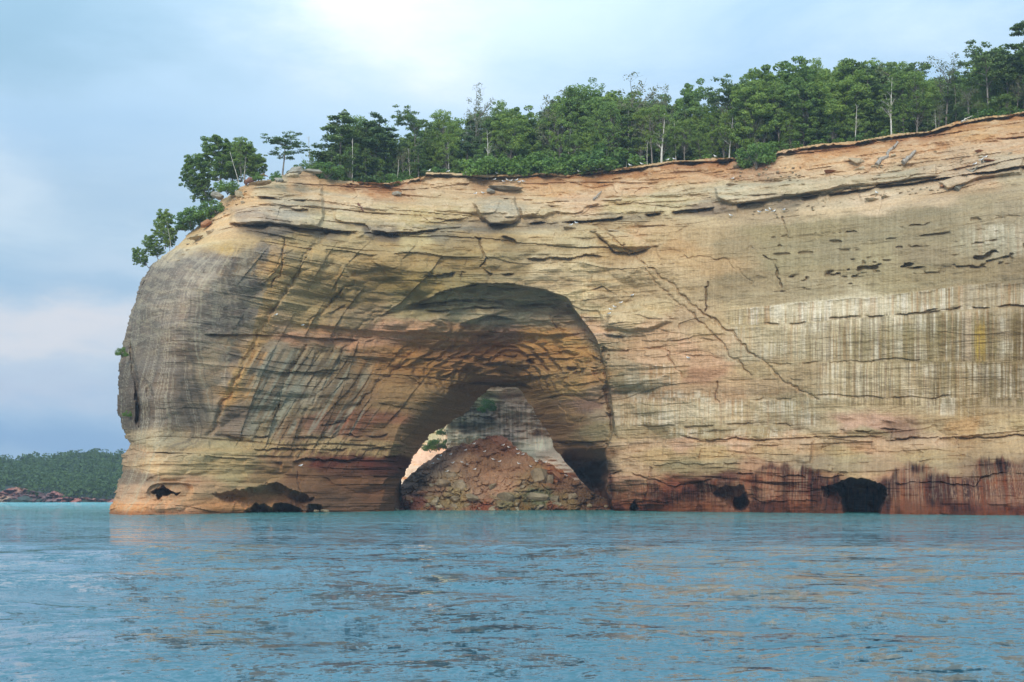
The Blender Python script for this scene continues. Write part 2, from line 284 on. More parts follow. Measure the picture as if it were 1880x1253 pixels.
def box(X, Y, x0, x1, y0, y1, sx=20, sy=5):
    return sst(x0-sx, x0+sx, X)*sst(x1+sx, x1-sx, X)*sst(y0-sy, y0+sy, Y)*sst(y1+sy, y1-sy, Y)
def front_depth(X, Y, fine=True):
    gx = np.arange(180, 2411, 8.); gy = np.arange(130, 1001, 8.); GX, GY = np.meshgrid(gx, gy)
    W = bil(tps(DW, GX, GY), gx, gy, X, Y); I = bil(tps(DIN, GX, GY, 2), gx, gy, X, Y)
    wx = fbm(X/60, Y/40, 3, 4)*9; wy = fbm(X/70, Y/30, 5, 4)*6
    # big alcove of the arch: sharp on its right and upper edge, fading out to the left
    gs = bil(sdist(ALC, GX, GY), gx, gy, X+wx*.35, Y+wy*.35)
    soft = np.interp(X, [480, 700, 860, 960, 1040, 2400], [150, 60, 10, 5, 3, 3.])
    g = np.maximum(I-W, -2)*(.55+.35*box(X, Y, 1040, 1116, 835, 960, 14, 14)*(X < 1118))*sst(0, 1, gs/soft)
    # the vault breaks back in steps, bed by bed
    nq = fbm(X/95, Y/34, 7, 4)*.7+fbm(X/30, Y/8, 8, 3)*.12; q = g/2.3+nq; k = np.floor(q); f = q-k; gt = (k+sst(.55, .95, f)-nq)*2.3
    tm = sst(1.0, 3.0, g)*sst(20, 15, g)*sst(735, 690, Y)*.8; g = g*(1-tm)+gt*tm
    D = W+g
    wall = 1-sst(0, 1, gs/soft)
    if not fine: return D
    Z = CH+(HY-Y)*D/F; U = (X-CX)/F*D; T = U*.55-D*.83     # along-wall coordinate
    zf = Z-U*.012
    rough = 1-.55*sst(600, 700, X)*sst(470, 440, np.abs(Y-560)+300)*0
    upper = sst(18, 0, Y-np.interp(X, [400, 700, 1123, 1313, 1460, 1720, 1880], [412, 427, 402, 380, 364, 345, 330]))
    # --- wide swells
    calm = np.maximum(sst(1130, 1300, X)*sst(800, 760, Y), sst(470, 430, X+(Y-560)*.25)*sst(820, 780, Y))*(1-upper)
    D = D+fbm(U/26, Z/16, 11, 4)*(2.0-1.0*calm)
    beds = box(X, Y, 730, 1110, 590, 705, 40, 15)+.5*box(X, Y, 560, 1125, 800, 940, 30, 10)*(X < 1128)
    # --- bedding: blocky courses, two sizes
    for (th, bl, am, sd) in ((4.3, 17, .55, 21), (1.7, 9, .26, 22), (.7, 5, .13, 23)):
        zz = zf/th+fbm(U/30, Z/9, sd, 3)*.55; k = np.floor(zz).astype(np.int64); fr = zz-k
        s = T/bl+_h(k, k, np.int64(0), sd)*9+fbm(U/6, Z/4, sd+5, 2)*.5; j = np.floor(s).astype(np.int64); fs = s-j
        def off(kk, jj): return _h(kk, jj, np.int64(5), sd)*2-1
        a = off(k, j); b_ = off(k, j+1); c = off(k-1, j); d = off(k-1, j+1)
        e = sst(.88, 1, fs); g = sst(.0, .14, fr)
        v = (c*(1-e)+d*e)*(1-g)+(a*(1-e)+b_*e)*g
        amt = (.55+.9*vn(U/14, Z/8, sd+9))*(1+1.1*beds)
        D = D+v*am*amt*(1-.78*calm)
    # --- slab faces
    fx_ = (X*.9+Y*.25)/62+wx/500; fy_ = Y*.9/34+wy/400
    D = D+facet(fx_, fy_, 67)*1.9*(1-.8*calm)*(1-.6*beds.clip(0, 1)); D = D+facet(fx_*2.3+5, fy_*2.8, 58)*.7*(1-.7*calm)
    # --- thin overhanging lips that follow the beds
    l = ridge(U/22, zf/2.3, 41, 4); D = D+sst(.3, .85, l)*.28*sst(.5, .8, vn(U/18, Z/7, 43))*(1-.5*calm)
    # --- slanting joints and slabs left of and inside the arch
    m = sst(390, 520, X)*sst(980, 760, X)*sst(430, 520, Y)*sst(900, 800, Y)
    t = ((X+wx*.25)*.84+(Y+wy*.25)*.54)/44+fbm(X/300, Y/300, 51, 2)*.8; k = np.floor(t); f = t-k
    r = _h(k.astype(np.int64), k.astype(np.int64)*0, np.int64(1), 52)
    D = D-m*(.4+1.3*r)*(f-.5)*.9*sst(.3,.7,vn(X/60, Y/50, 53))
    m2 = m*sst(440, 500, X)*sst(760, 650, X)*sst(620, 650, Y)
    t = ((X+wx*.2)*.86+(Y+wy*.2)*.5)/17+fbm(X/220, Y/220, 54, 2)*.8; k = np.floor(t); f = t-k
    D = D-m2*(.3+.9*_h(k.astype(np.int64), k.astype(np.int64)*0, np.int64(1), 55))*(f-.5)*.5*sst(.35,.7,vn(X/26,Y/26,56))
    # --- fractured blocks
    cd, cv = cell(U/6.5+fbm(U/9, Z/4, 61, 2)*.3, Z/1.7+fbm(U/9, Z/3, 62, 2)*.3, 63)
    br = np.exp(-((X-1215)/90)**2-((Y-615)/42)**2)+.5*upper*sst(.45, .6, vn(U/14, Z/6, 64))+.5*box(X, Y, 1120, 1240, 835, 930, 20, 10)
    D = D+br*(cv-.5)*1.1
    # --- ledges
    X1 = X[0]; rowy = Y[:, 0]
    for n, (pl, am, dec, jit) in enumerate(LEDGE):
        p = np.array(pl, float); p = p[np.argsort(p[:, 0])]
        ci = np.where((X1 > p[0, 0]-2) & (X1 < p[-1, 0]+2))[0]
        ri = np.where((rowy > p[:, 1].min()-40) & (rowy < p[:, 1].max()+dec*5+14))[0]
        if not len(ci) or not len(ri): continue
        x = X1[ci]; rim = n >= len(LEDGE)-6 and n < len(LEDGE)-3
        yl = np.interp(x, p[:, 0], p[:, 1])+(fbm(x/30, x*0+n, 72+n, 5, .6)*jit*1.7 if not rim else fbm(x/40, x*0, 5, 3)*2)
        e = sst(0, 18, x-p[0, 0])*sst(0, 18, p[-1, 0]-x); 
        if abs(am) < 2 and not rim: e = e*sst(.2, .55, vn(x/24, x*0+n*3.3, 91+n))*1.25
        dy = Y[np.ix_(ri, ci)]-yl[None, :]; e = e[None, :]
        if am < 2 and (p[:, 0].min() > 1100 or p[:, 0].max() < 560) and not rim: dec, am = min(dec, 4.0), am*.5
        dd = am*e*sst(-1.2, .8, dy)*np.exp(-np.maximum(dy, 0)/dec)
        if am > 1: dd = dd-am*.32*e*np.exp(-np.maximum(-dy, 0)/dec*.8)*(dy < 0)
        D[np.ix_(ri, ci)] += dd
    for pl, am, w in CRACK:
        q = np.array(pl, float); ci = np.where((X[0] > q[:, 0].min()-16) & (X[0] < q[:, 0].max()+16))[0]; ri = np.where((Y[:, 0] > q[:, 1].min()-16) & (Y[:, 0] < q[:, 1].max()+16))[0]
        k = np.ix_(ri, ci); x = X[k]; y = Y[k]
        d = sdist(pl, x+fbm(x/14, y/14, 81, 3)*5, y+fbm(x/14, y/14, 82, 3)*5, False)
        D[k] += am*np.exp(-(d/w)**2)*(.4+vn(x/20, y/20, 83))
    # --- honeycomb pits of the right-hand wall
    py = np.interp(X, [1340, 1480, 1560, 1700, 1800, 1880, 2200], [505, 512, 495, 487, 472, 456, 420])
    pit = np.exp(-((Y-py)/np.interp(X, [1340, 1540, 1560, 1880], [5, 5, 16, 14]))**2)*sst(1340, 1400, X)
    rowm = np.zeros_like(X)
    for y0, y1 in ((440, 395), (455, 418), (470, 440), (540, 480)):
        rowm = np.maximum(rowm, np.exp(-((Y-np.interp(X, [1400, 1880], [y0, y1]))/3.)**2)*.8)
    rowm = rowm*sst(1330, 1420, X)
    q = vn(U/1.7, Z/.7, 85)*.6+vn(U/.8, Z/.45, 86)*.4
    D = D+sst(.52, .68, q)*1.5*pit*sst(.3, .6, vn(X/30, Y/30, 87))+sst(.56, .7, q)*.9*rowm*sst(.35, .6, vn(X/26, Y/9, 88))
    # --- caves
    for pl, dp, so in CAVE:
        xs = [p[0] for p in pl]; ys = [p[1] for p in pl]
        b = (X > min(xs)-4) & (X < max(xs)+4) & (Y > min(ys)-4) & (Y < max(ys)+40)
        if not b.any(): continue
        s = sdist(pl, X[b]+fbm(X[b]/14, Y[b]/14, 95, 3)*2.5, Y[b]+fbm(X[b]/9, Y[b]/9, 96, 3)*3)
        D[b] += dp*np.sin(np.clip(s/so, 0, 1)*math.pi/2)
    # scalloped foot at the water
    ft = sst(905, 940, Y)*sst(1120, 1180, X)
    D = D+ft*fbm(X/40, Y/60, 97, 3)*2.2
    # --- fine roughness
    slope = upper*sst(440, 640, X)
    D = D+fbm(U/1.6, Z/.8, 101, 4)*(.16+.12*slope)*(1-.3*calm)+fbm(U/5, Z/1.2, 103, 3)*.18*(1-.75*calm)
    # the big rock block set in the upper slope and the slab on the right stand proud
    for pl, am, so in (([(868,372),(905,357),(948,358),(956,400),(945,410),(900,412),(882,400)],-3.2,6),([(1309,345),(1330,338),(1420,336),(1520,332),(1640,316),(1720,300),(1720,325),(1620,338),(1548,347),(1460,362),(1400,371),(1335,376),(1313,366)],-1.8,5),([(424,378),(470,366),(560,362),(592,340),(596,400),(585,420),(500,414),(420,412)],-2.0,7),([(440,352),(500,335),(590,330),(590,362),(470,366)],-.8,6),
            ([(1720,332),(1760,318),(1800,298),(1880,288),(1880,320),(1800,330),(1740,350)],-2.0,6),([(950,378),(1000,374),(1035,388),(1000,402),(955,404)],-1.6,7),([(1090,425),(1130,420),(1180,440),(1200,455),(1160,462),(1120,452)],-.9,5),([(1112,575),(1170,560),(1240,590),(1190,612),(1105,610)],-1.6,8)):
        b = (X > 410) & (X < 2000) & (Y > 280) & (Y < 640)
        s = sdist(pl, X[b]+wx[b]*.4, Y[b]+wy[b]*.4); D[b] += am*sst(0, 1, s/so)
    return D

# ---------------------------------------------------------------- colours of the rock (stone and stains by place, some shade and lightening painted in)
PAL = """440 370 185 160 120;500 340 185 165 125;540 320 150 140 115;540 390 165 160 140;470 395 150 145 125;575 380 165 150 115;600 345 205 175 130;640 345 190 140 95;700 347 180 120 75;735 345 195 150 105;640 370 205 180 140;600 400 195 180 135;700 390 190 170 125;780 345 205 170 125;800 370 195 170 125;780 400 185 165 110;850 345 200 165 120;850 395 185 165 115;912 385 165 160 135;920 335 195 155 110;975 335 210 160 105;1020 350 205 165 115;1000 375 200 175 135;1000 395 185 165 120;1100 326 200 135 80;1180 316 200 130 72;1150 345 205 165 125;1150 380 190 175 125;1060 370 200 165 130;1250 308 205 150 100;1310 305 200 138 85;1250 350 190 170 130;1230 370 190 180 135;1350 315 200 155 120;1400 308 185 145 115;1340 352 185 178 148;1450 350 180 172 140;1450 300 205 170 130;1500 278 205 148 95;1550 310 208 168 124;1600 268 205 140 85;1600 300 208 168 128;1560 335 178 165 132;1700 262 205 150 100;1700 300 190 160 125;1650 322 178 165 132;1800 235 210 148 85;1870 222 210 152 95;1850 262 200 155 115;1760 290 195 160 125;1850 300 185 165 135;1800 320 195 160 125;1870 325 170 160 130;1950 200 205 150 95;2200 200 200 150 100;
500 424 120 112 95;600 432 130 120 98;700 434 120 112 92;800 430 135 125 98;880 420 130 120 98;1000 411 140 128 105;1150 402 140 128 100;1300 387 145 128 110;1450 372 150 135 112;1000 425 190 172 130;1150 415 188 165 120;1300 402 190 170 130;1400 392 200 180 145;1500 383 200 180 145;1600 368 205 180 148;1720 352 198 170 135;
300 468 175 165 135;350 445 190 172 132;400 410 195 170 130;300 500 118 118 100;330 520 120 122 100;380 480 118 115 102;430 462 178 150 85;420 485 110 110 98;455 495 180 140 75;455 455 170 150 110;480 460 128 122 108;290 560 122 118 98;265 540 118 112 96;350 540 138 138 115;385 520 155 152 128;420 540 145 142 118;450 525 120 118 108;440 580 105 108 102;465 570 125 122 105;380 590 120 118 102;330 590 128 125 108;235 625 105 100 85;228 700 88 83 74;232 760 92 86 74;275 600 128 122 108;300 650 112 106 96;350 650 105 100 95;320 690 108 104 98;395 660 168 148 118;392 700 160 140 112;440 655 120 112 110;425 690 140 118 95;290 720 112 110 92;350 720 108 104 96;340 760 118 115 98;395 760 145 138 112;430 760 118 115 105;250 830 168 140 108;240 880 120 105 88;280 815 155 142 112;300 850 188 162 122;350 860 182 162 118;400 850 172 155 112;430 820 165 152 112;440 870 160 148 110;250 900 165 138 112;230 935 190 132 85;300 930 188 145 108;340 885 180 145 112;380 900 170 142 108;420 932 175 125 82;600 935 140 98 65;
485 560 192 168 118;470 625 190 150 98;455 650 188 146 88;438 690 184 142 82;415 728 180 140 85;505 520 192 162 102;495 590 190 158 112;520 445 190 160 100;560 440 192 165 105;600 450 190 162 102;650 440 188 165 112;560 500 188 158 98;600 520 185 155 95;700 450 180 150 92;700 490 172 142 82;650 550 162 138 85;560 560 180 155 98;560 590 180 152 98;760 440 190 175 120;800 470 175 148 88;860 480 165 138 78;750 520 152 134 72;790 530 165 145 78;830 520 150 138 85;900 450 180 155 100;870 440 165 140 90;935 455 150 130 85;940 490 165 142 92;920 470 172 150 98;
650 590 160 138 98;680 580 170 145 105;520 600 192 155 118;580 612 205 148 105;540 625 200 142 108;600 626 200 138 105;660 625 205 145 108;720 612 210 152 120;760 605 205 150 110;830 605 195 145 100;880 620 195 135 88;930 607 205 150 122;800 625 200 135 80;700 645 185 130 75;
560 650 150 138 108;600 650 155 140 105;680 665 178 125 65;740 650 195 130 65;800 650 180 122 65;510 640 158 145 122;490 680 138 132 112;540 680 150 142 118;575 670 130 122 98;620 680 135 115 80;640 660 150 135 110;560 730 155 145 120;590 700 150 145 122;500 740 138 132 105;540 750 140 130 100;620 740 148 115 75;660 730 150 110 68;650 780 160 85 60;700 770 150 85 58;580 780 150 100 75;540 800 160 120 82;470 790 130 122 90;690 800 140 98 62;440 790 130 128 108;480 820 175 145 95;600 820 182 152 102;680 822 170 138 88;520 840 165 120 80;600 848 140 62 42;680 850 120 45 32;730 852 110 48 34;640 860 130 75 50;480 870 165 132 88;560 880 145 105 70;650 890 145 98 62;700 905 140 92 58;600 912 135 95 62;720 790 150 112 68;
820 560 150 145 105;760 575 155 150 105;900 545 145 138 105;980 548 150 138 110;850 580 165 158 125;880 568 170 162 128;1000 580 180 160 128;1030 575 165 140 112;1060 590 170 142 112;950 570 175 162 130;920 590 165 160 138;
985 618 215 160 85;1030 610 210 160 90;1050 625 215 168 92;1085 612 205 165 132;1060 650 210 160 85;1010 645 190 135 68;1090 690 205 155 92;1060 690 180 145 85;1050 712 185 150 88;900 640 195 125 65;860 660 185 122 65;940 665 170 122 65;780 670 175 125 60;820 700 172 128 68;740 700 168 125 70;720 740 160 122 70;900 695 155 118 72;990 715 160 125 72;1100 725 165 138 112;1085 745 140 110 98;1110 760 175 155 128;1040 780 160 118 75;1100 790 155 142 98;1060 765 165 130 85;1090 830 150 108 68;1060 850 130 95 65;1000 770 150 115 72;800 770 150 120 78;850 730 145 115 75;760 830 165 120 78;1090 880 80 62 46;1100 850 90 70 52;1070 860 95 74 54;
1000 440 190 168 118;1000 490 200 180 135;1060 440 190 172 125;1060 490 200 182 135;1060 540 200 180 132;1030 520 195 172 128;1080 570 200 180 130;1100 545 192 165 118;1130 450 195 160 100;1180 432 205 165 115;1150 485 195 168 120;1240 450 192 148 92;1210 440 195 165 115;1300 440 182 155 108;1150 520 195 172 125;1200 530 190 165 120;1250 500 192 165 120;1350 450 172 152 108;1270 480 195 160 108;1400 430 172 158 108;1350 520 172 150 105;1310 490 185 150 100;1450 480 168 158 112;1450 440 168 155 108;1500 420 168 158 112;1550 460 165 155 115;1600 420 162 152 112;1700 400 162 148 108;1800 380 165 150 112;1600 470 178 168 122;1700 470 165 150 112;1650 520 180 165 115;1850 380 168 152 118;1850 440 185 185 155;1805 445 178 172 138;1720 430 165 152 112;1500 530 182 166 122;1420 540 185 165 120;1700 512 168 152 106;1800 500 168 148 102;1880 500 162 142 102;1950 450 165 150 110;2200 500 165 145 105;
1150 585 198 175 130;1130 605 190 172 138;1180 570 198 178 130;1200 605 205 165 128;1120 640 185 165 130;1170 648 205 160 118;1250 590 185 155 118;1230 625 205 165 128;1300 600 195 165 118;1260 640 215 165 130;1310 630 200 165 125;1200 665 208 160 120;1150 668 180 155 115;1220 685 205 160 108;1140 700 165 152 115;1170 700 175 162 128;1230 715 195 150 105;1300 665 210 155 115;1290 685 190 130 95;1350 700 200 160 115;1330 725 195 150 108;1380 590 190 172 125;1450 575 200 195 168;1540 568 200 195 168;1620 560 195 190 162;1700 552 172 158 118;1800 545 170 150 110;1400 615 190 178 140;1360 650 188 172 135;1450 640 185 172 132;1520 620 178 165 125;1600 630 165 152 108;1700 620 152 138 88;1800 630 152 132 82;1870 620 145 120 75;1690 650 160 145 100;1400 680 188 162 115;1480 685 188 158 112;1550 690 195 178 138;1620 690 195 180 140;1690 690 190 168 122;1760 690 175 150 100;1850 690 155 130 85;1140 755 185 165 128;1180 760 190 175 135;1230 765 200 188 155;1290 755 200 190 160;1350 760 195 172 130;1400 710 190 155 112;1400 750 192 172 128;1470 750 190 175 132;1550 745 195 178 138;1640 745 190 165 120;1720 742 195 178 138;1760 750 180 148 92;1850 740 175 152 112;1900 760 178 155 115;
1160 795 182 158 112;1220 792 178 158 110;1300 792 165 148 98;1400 790 170 152 105;1500 783 190 168 128;1560 775 200 150 125;1620 772 198 148 125;1650 788 160 115 90;1600 795 160 145 105;1720 780 188 162 115;1760 782 205 150 85;1830 785 195 165 115;1880 780 190 165 110;1180 818 200 165 130;1250 815 205 158 128;1350 815 205 160 128;1450 812 205 165 128;1600 815 205 162 125;1700 815 195 160 125;1850 810 195 165 120;1200 835 200 165 110;1300 835 195 165 110;1420 835 190 160 115;1550 840 180 158 108;1700 838 180 158 112;1820 838 180 150 108;1150 850 198 160 118;1250 852 165 148 100;1330 862 165 145 100;1400 855 195 138 100;1500 852 170 145 108;1550 862 175 150 108;1600 860 180 145 105;1650 870 170 128 95;1720 862 175 145 100;1800 862 160 120 85;1870 862 150 110 78;
1135 885 200 150 115;1145 905 190 110 70;1170 890 195 155 115;1200 895 170 100 70;1240 895 140 65 45;1300 890 115 60 42;1340 875 100 60 45;1390 885 175 95 65;1370 900 190 130 95;1430 892 195 140 105;1470 890 110 42 30;1500 895 120 45 32;1530 880 160 120 85;1660 885 120 75 58;1650 920 140 75 45;1720 890 110 60 45;1780 900 90 55 42;1800 920 120 70 48;1840 885 150 70 42;1870 900 125 60 38;1850 915 165 110 85;1900 900 125 60 38;1250 932 165 85 50;1200 930 150 70 45;1450 932 165 80 48;1520 930 160 90 60;1650 938 150 82 50;1780 938 120 50 35;1880 938 110 45 32;1150 932 150 75 45;2100 900 130 70 45;2200 800 185 155 110"""
PALA = np.array([[float(v) for v in s.split()] for s in PAL.replace('\n', '').split(';') if s.strip()])  # low right-jamb points are painted dark for the shade of its cave
def idw(P, X, Y, ay=2.3, p=5.):
    w = 0; c = 0
    for r in P:
        q = ((X-r[0])**2+((Y-r[1])*ay)**2+60.)**(-p/2); w = w+q; c = c+q[..., None]*lin(r[2:5])
    return c/w[..., None]
def rock_colour(X, Y, D):
    gx = np.arange(150, 2411, 4.); gy = np.arange(150, 1001, 4.); GX, GY = np.meshgrid(gx, gy)
    PA = PALA.copy(); lum = PA[:, 2:].mean(1, keepdims=True); tan = np.array([175, 154, 115])/148.; kk = np.where(PA[:, :1] < 480, .12, np.where((PA[:, :1] > 1130) & (PA[:, 1:2] < 868), .42, .34))*np.where(PA[:, 1:2] > 868, .3, 1); PA[:, 2:] = PA[:, 2:]*(1-kk)+lum*tan*kk; ex = np.clip(PA[:, 2]-PA[:, 3]-42, 0, 99)*.3; PA[:, 3] += ex; PA[:, 4] += ex*.3
    PA[:, 3] = np.minimum(PA[:, 3], PA[:, 2]-12); PA[:, 4] = np.minimum(PA[:, 4], PA[:, 3]-12)
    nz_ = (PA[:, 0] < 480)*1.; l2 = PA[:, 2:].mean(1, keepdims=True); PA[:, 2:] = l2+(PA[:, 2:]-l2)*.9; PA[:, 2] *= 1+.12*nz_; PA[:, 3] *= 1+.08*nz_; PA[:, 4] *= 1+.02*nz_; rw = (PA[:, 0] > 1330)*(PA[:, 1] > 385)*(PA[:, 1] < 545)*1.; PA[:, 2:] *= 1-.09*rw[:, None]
    lb = (PA[:, 0] > 520)*(PA[:, 0] < 760)*(PA[:, 1] > 835)*1.; PA[:, 2:] *= 1-.15*lb[:, None]; vt = (PA[:, 0] > 740)*(PA[:, 0] < 1065)*(PA[:, 1] > 535)*(PA[:, 1] < 600)*1.; PA[:, 2:] *= 1+.14*vt[:, None]  # vt lightens the vault's colour to brighten its shaded beds
    G = idw(PA, GX, GY)
    wx = fbm(X/34, Y/20, 201, 5, .6)*16; wy = fbm(X/46, Y/14, 203, 5, .6)*7
    c = bil(G, gx, gy, X+wx, Y+wy)
    Z = CH+(HY-Y)*D/F; U = (X-CX)/F*D; T = U-D*.3
    def blend(c, col, m): return c*(1-m[..., None])+lin(col)*m[..., None]
    # colour of single beds
    bz = Z+fbm(U/20, Z/5, 207, 3)*1.1
    k = np.floor(bz/.8).astype(np.int64); br = _h(k, k*0, np.int64(0), 208)
    cl = (sst(1120, 1160, X)*sst(800, 780, Y)*sst(350, 420, Y))[..., None]; c = c*(1+(br-.5)[..., None]*.16*(1-.85*cl))
    warm = vn(U/18, bz/.9, 209)-.5; c = c*(1+warm[..., None]*(1-.5*cl)*np.array([.10, -.01, -.16]))
    # vertical run-off streaks: columns that start at a bed and fade downward
    def streak(freq, seed, lo, hi, tilt=.02, seg=6.5):
        u = T*freq+Z*tilt+fbm(T*.4, Z/7, seed+3, 2)*.4; zo = vn(T*freq*1.7, T*0, seed+7)*9+vn(T*freq*.6, T*0, seed+8)*11; a = vn(u, Z/seg*.35+zo, seed)*.6+vn(u*2.3, Z/seg*.5+zo*1.3, seed+1)*.4
        return sst(lo, hi, a)
    lm = np.zeros_like(X)
    yt = np.interp(X, [1324, 1454, 1625, 1778, 1880], [571, 557, 544, 523, 520]); yb = np.interp(X, [1400, 1480, 1608, 1710, 1880], [597, 592, 582, 573, 561])
    b1 = sst(-2, 2, Y-yt)*sst(2, -2, Y-yb)*sst(1320, 1350, X)
    b2 = sst(1, 5, Y-yb)*sst(1310, 1360, X)*sst(668, 655, Y)
    b3 = box(X, Y, 1500, 2200, 668, 732, 40)
    b4 = box(X, Y, 1130, 1500, 718, 782, 12)*(1-.75*box(X, Y, 1330, 1500, 700, 735))
    b5 = box(X, Y, 1700, 1800, 732, 765, 15); b6 = box(X, Y, 1780, 2200, 412, 470, 14); b7 = box(X, Y, 1150, 1240, 670, 712, 15)*.6; b8 = box(X, Y, 1230, 1460, 786, 803, 20)*.8
    hi = np.clip(b1*1.0+b2*.7+b3*.75+b4*.8+b5*.9+b6*.5+b7+b8, 0, 1)
    bid = (Y > yt)*1.+(Y > yb)*1.+(Y > 664)*1.+(Y > 731)*1.+(Y > 784)*1.; Tk = T; T = T+bid*37.3*sst(1120, 1140, X)
    drip = streak(.55, 221, .47, .56); drip2 = streak(1.3, 225, .52, .6)
    c = blend(c, (224, 216, 192), hi*np.clip(drip*.6+drip2*.28, 0, .8)*(.35+.65*sst(.3, .65, vn(X/30, Y/22, 229))))
    gold = streak(1.1, 231, .58, .70); c = blend(c, (165, 110, 45), hi*gold*.35)
    ol = streak(.7, 235, .46, .62); wide = sst(1330, 1650, X)*box(X, Y, 1200, 2300, 575, 745, 60)
    c = blend(c, (112, 98, 52), ol*wide*.5); c = blend(c, (95, 72, 48), streak(1.3, 237, .56, .68)*(wide+hi*.5).clip(0, 1)*.36)
    c = blend(c, (205, 172, 62), box(X, Y, 1788, 1808, 595, 660, 6, 16)*.55*streak(3., 299, .35, .6))
    # faint streaks on all the upright walls
    allw = sst(8, 30, Y-np.interp(X, [400, 700, 1123, 1460, 1880], [425, 432, 412, 385, 345]))*sst(990, 1060, X+(Y-520)*-.35)
    f = streak(1.5, 241, .3, .75)-.5; c = c*(1+f[..., None]*allw[..., None]*np.array([.15, .18, .24]))
    nose = sst(500, 470, X+(Y-500)*.36)*sst(440, 480, Y)
    c = blend(c, (188, 180, 150), nose*streak(1.3, 245, .55, .68)*.45); c = blend(c, (92, 86, 76), nose*sst(860, 800, Y)*streak(.9, 247, .56, .7)*.5)
    lich = sst(.53, .62, fbm(X/22, Y/13, 251, 5, .65)*.5+.5); c = blend(c, (96, 93, 84), nose*lich*sst(640, 600, Y)*.4)
    lt = sst(.56, .6, fbm(X/16, Y/7, 253, 5, .7)*.5+.5); c = blend(c, (192, 180, 145), nose*lt*sst(700, 600, Y)*.3)
    xb = np.interp(Y, [420, 440, 520, 610, 660, 740, 800], [500, 496, 490, 466, 440, 406, 386])+fbm(X/9, Y/9, 258, 4)*6
    nm = sst(4, -3, X-xb)*sst(448, 478, Y+fbm(X/15, Y/10, 259, 3)*8)*sst(815, 770, Y)*sst(225, 250, X)*(.35+.65*sst(.35, .6, vn(X/38, Y/26, 262)*.6+vn(X/14, Y/12, 264)*.4)); grey = c.mean(-1, keepdims=True)*np.array([1.10, 1.0, .80]); c = c*(1-.45*nm[..., None])+grey*(.45*nm[..., None])
    stp = sst(-3, 3, X-xb)*sst(38, 18, X-xb)*sst(440, 470, Y)*sst(745, 720, Y); c = blend(c, (192, 158, 104), stp*.65)
    # slanting grey-green run-off on the slabs left of the arch
    m = box(X, Y, 450, 680, 640, 800, 25, 12); tt = (X*.86+Y*.5)/7
    g = sst(.5, .62, vn(tt, (Y*.86-X*.5)/90, 255)*.6+vn(tt*2.1, (Y*.86-X*.5)/60, 256)*.4)
    c = blend(c, (150, 152, 132), m*g*.6); g = sst(.55, .66, vn(tt*1.4+9, (Y*.86-X*.5)/80, 257)); c = blend(c, (92, 74, 50), m*g*.55)
    # rust, wine and white curtains above the water
    top = np.interp(X, [1110, 1170, 1240, 1290, 1340, 1400, 1520, 1560, 1600, 1660, 1780, 1800, 1880], [868, 874, 893, 880, 868, 850, 862, 885, 893, 850, 868, 840, 838])
    foot = sst(0, 14, Y-top+fbm(X/12, X*0, 260, 3)*9)*sst(1105, 1125, X)
    pn = vn(X/34+fbm(X/50, X*0, 268, 2), Y/60, 269); lt_ = sst(.42, .62, pn+box(X, Y, 1118, 1185, 860, 930, 8)*.3+box(X, Y, 1362, 1440, 860, 925, 8)*.3); dk_ = 1-lt_
    c = blend(c, (104, 54, 38), foot*(.25+.6*dk_)*(.5+.5*streak(1.1, 261, .3, .6))); c = blend(c, (186, 142, 108), foot*lt_*streak(1.5, 263, .44, .62)*.55*sst(932, 915, Y))
    c = blend(c, (52, 28, 25), foot*streak(1.7, 265, .46, .66)*(.35+.55*dk_)); c = blend(c, (205, 178, 148), foot*streak(3.4, 267, .6, .74)*.45*sst(925, 910, Y)); c = blend(c, (150, 78, 40), foot*streak(1.3, 270, .55, .7)*.5)
    f2 = box(X, Y, 560, 745, 838, 858, 14, 3); c = blend(c, (100, 48, 34), f2*streak(.8, 271, .3, .6)*.6)
    f3 = box(X, Y, 440, 740, 808, 838, 20, 4); c = blend(c, (190, 165, 110), f3*streak(2.5, 273, .52, .66)*.6); c = blend(c, (95, 78, 48), f3*streak(2.8, 275, .54, .66)*.5)
    # wet stain along the water line
    wet = sst(934, 942, Y); c = blend(c, (120, 66, 38), wet*.6)
    c = c*(1-foot[..., None]*(.28+.3*dk_)[..., None])
    # pale flecks and orange soil on the upper slope, brown below the rim lip
    rub = sst(.58, .7, vn(U/1.3, Z/.5, 281)); up = sst(10, -10, Y-np.interp(X, [400, 700, 1123, 1313, 1460, 1720, 1880], [412, 427, 402, 380, 364, 345, 330]))
    c = blend(c, (215, 195, 160), rub*up*.35)
    orange = sst(.5, .65, vn(U/5, Z/2.5, 283))*up*sst(60, 20, Y-np.interp(X, RIMX, RIMY)); c = blend(c, (195, 148, 100), orange*.35)
    lipm = sst(6, 3.5, Y-np.interp(X, RIMX, RIMY))*sst(586, 600, X); c = blend(c, (190, 165, 122), lipm*.8*sst(.2, .5, vn(X/9, X*0, 308)))
    un = sst(3, 7, Y-np.interp(X, RIMX, RIMY))*sst(26, 10, Y-np.interp(X, RIMX, RIMY))*sst(600, 620, X)*(1-box(X, Y, 760, 960, 310, 345, 20)); c = blend(c, (150, 92, 50), un*.55*sst(.3, .6, vn(X/30, Y/9, 291)))
    return c

xs = np.concatenate([np.arange(188, 1895, STEP), np.arange(1896, 2392, 8.)]); ys = np.concatenate([np.arange(136, 200, 4.), np.arange(200, 972, STEP)])
GX, GY = np.meshgrid(xs, ys)
ed = fbm(GX/7, GY/7, 301, 3)*1.8+(cell(GX/40, GY/13+.2, 303)[1]-.5)*5
mask = np.zeros(GX.shape, bool)
so = sdist(OUT, GX+ed, GY); e2 = fbm(GX/11, GY/9, 309, 4)*2.2; sh = sdist(HOLE, GX+e2, GY+e2)
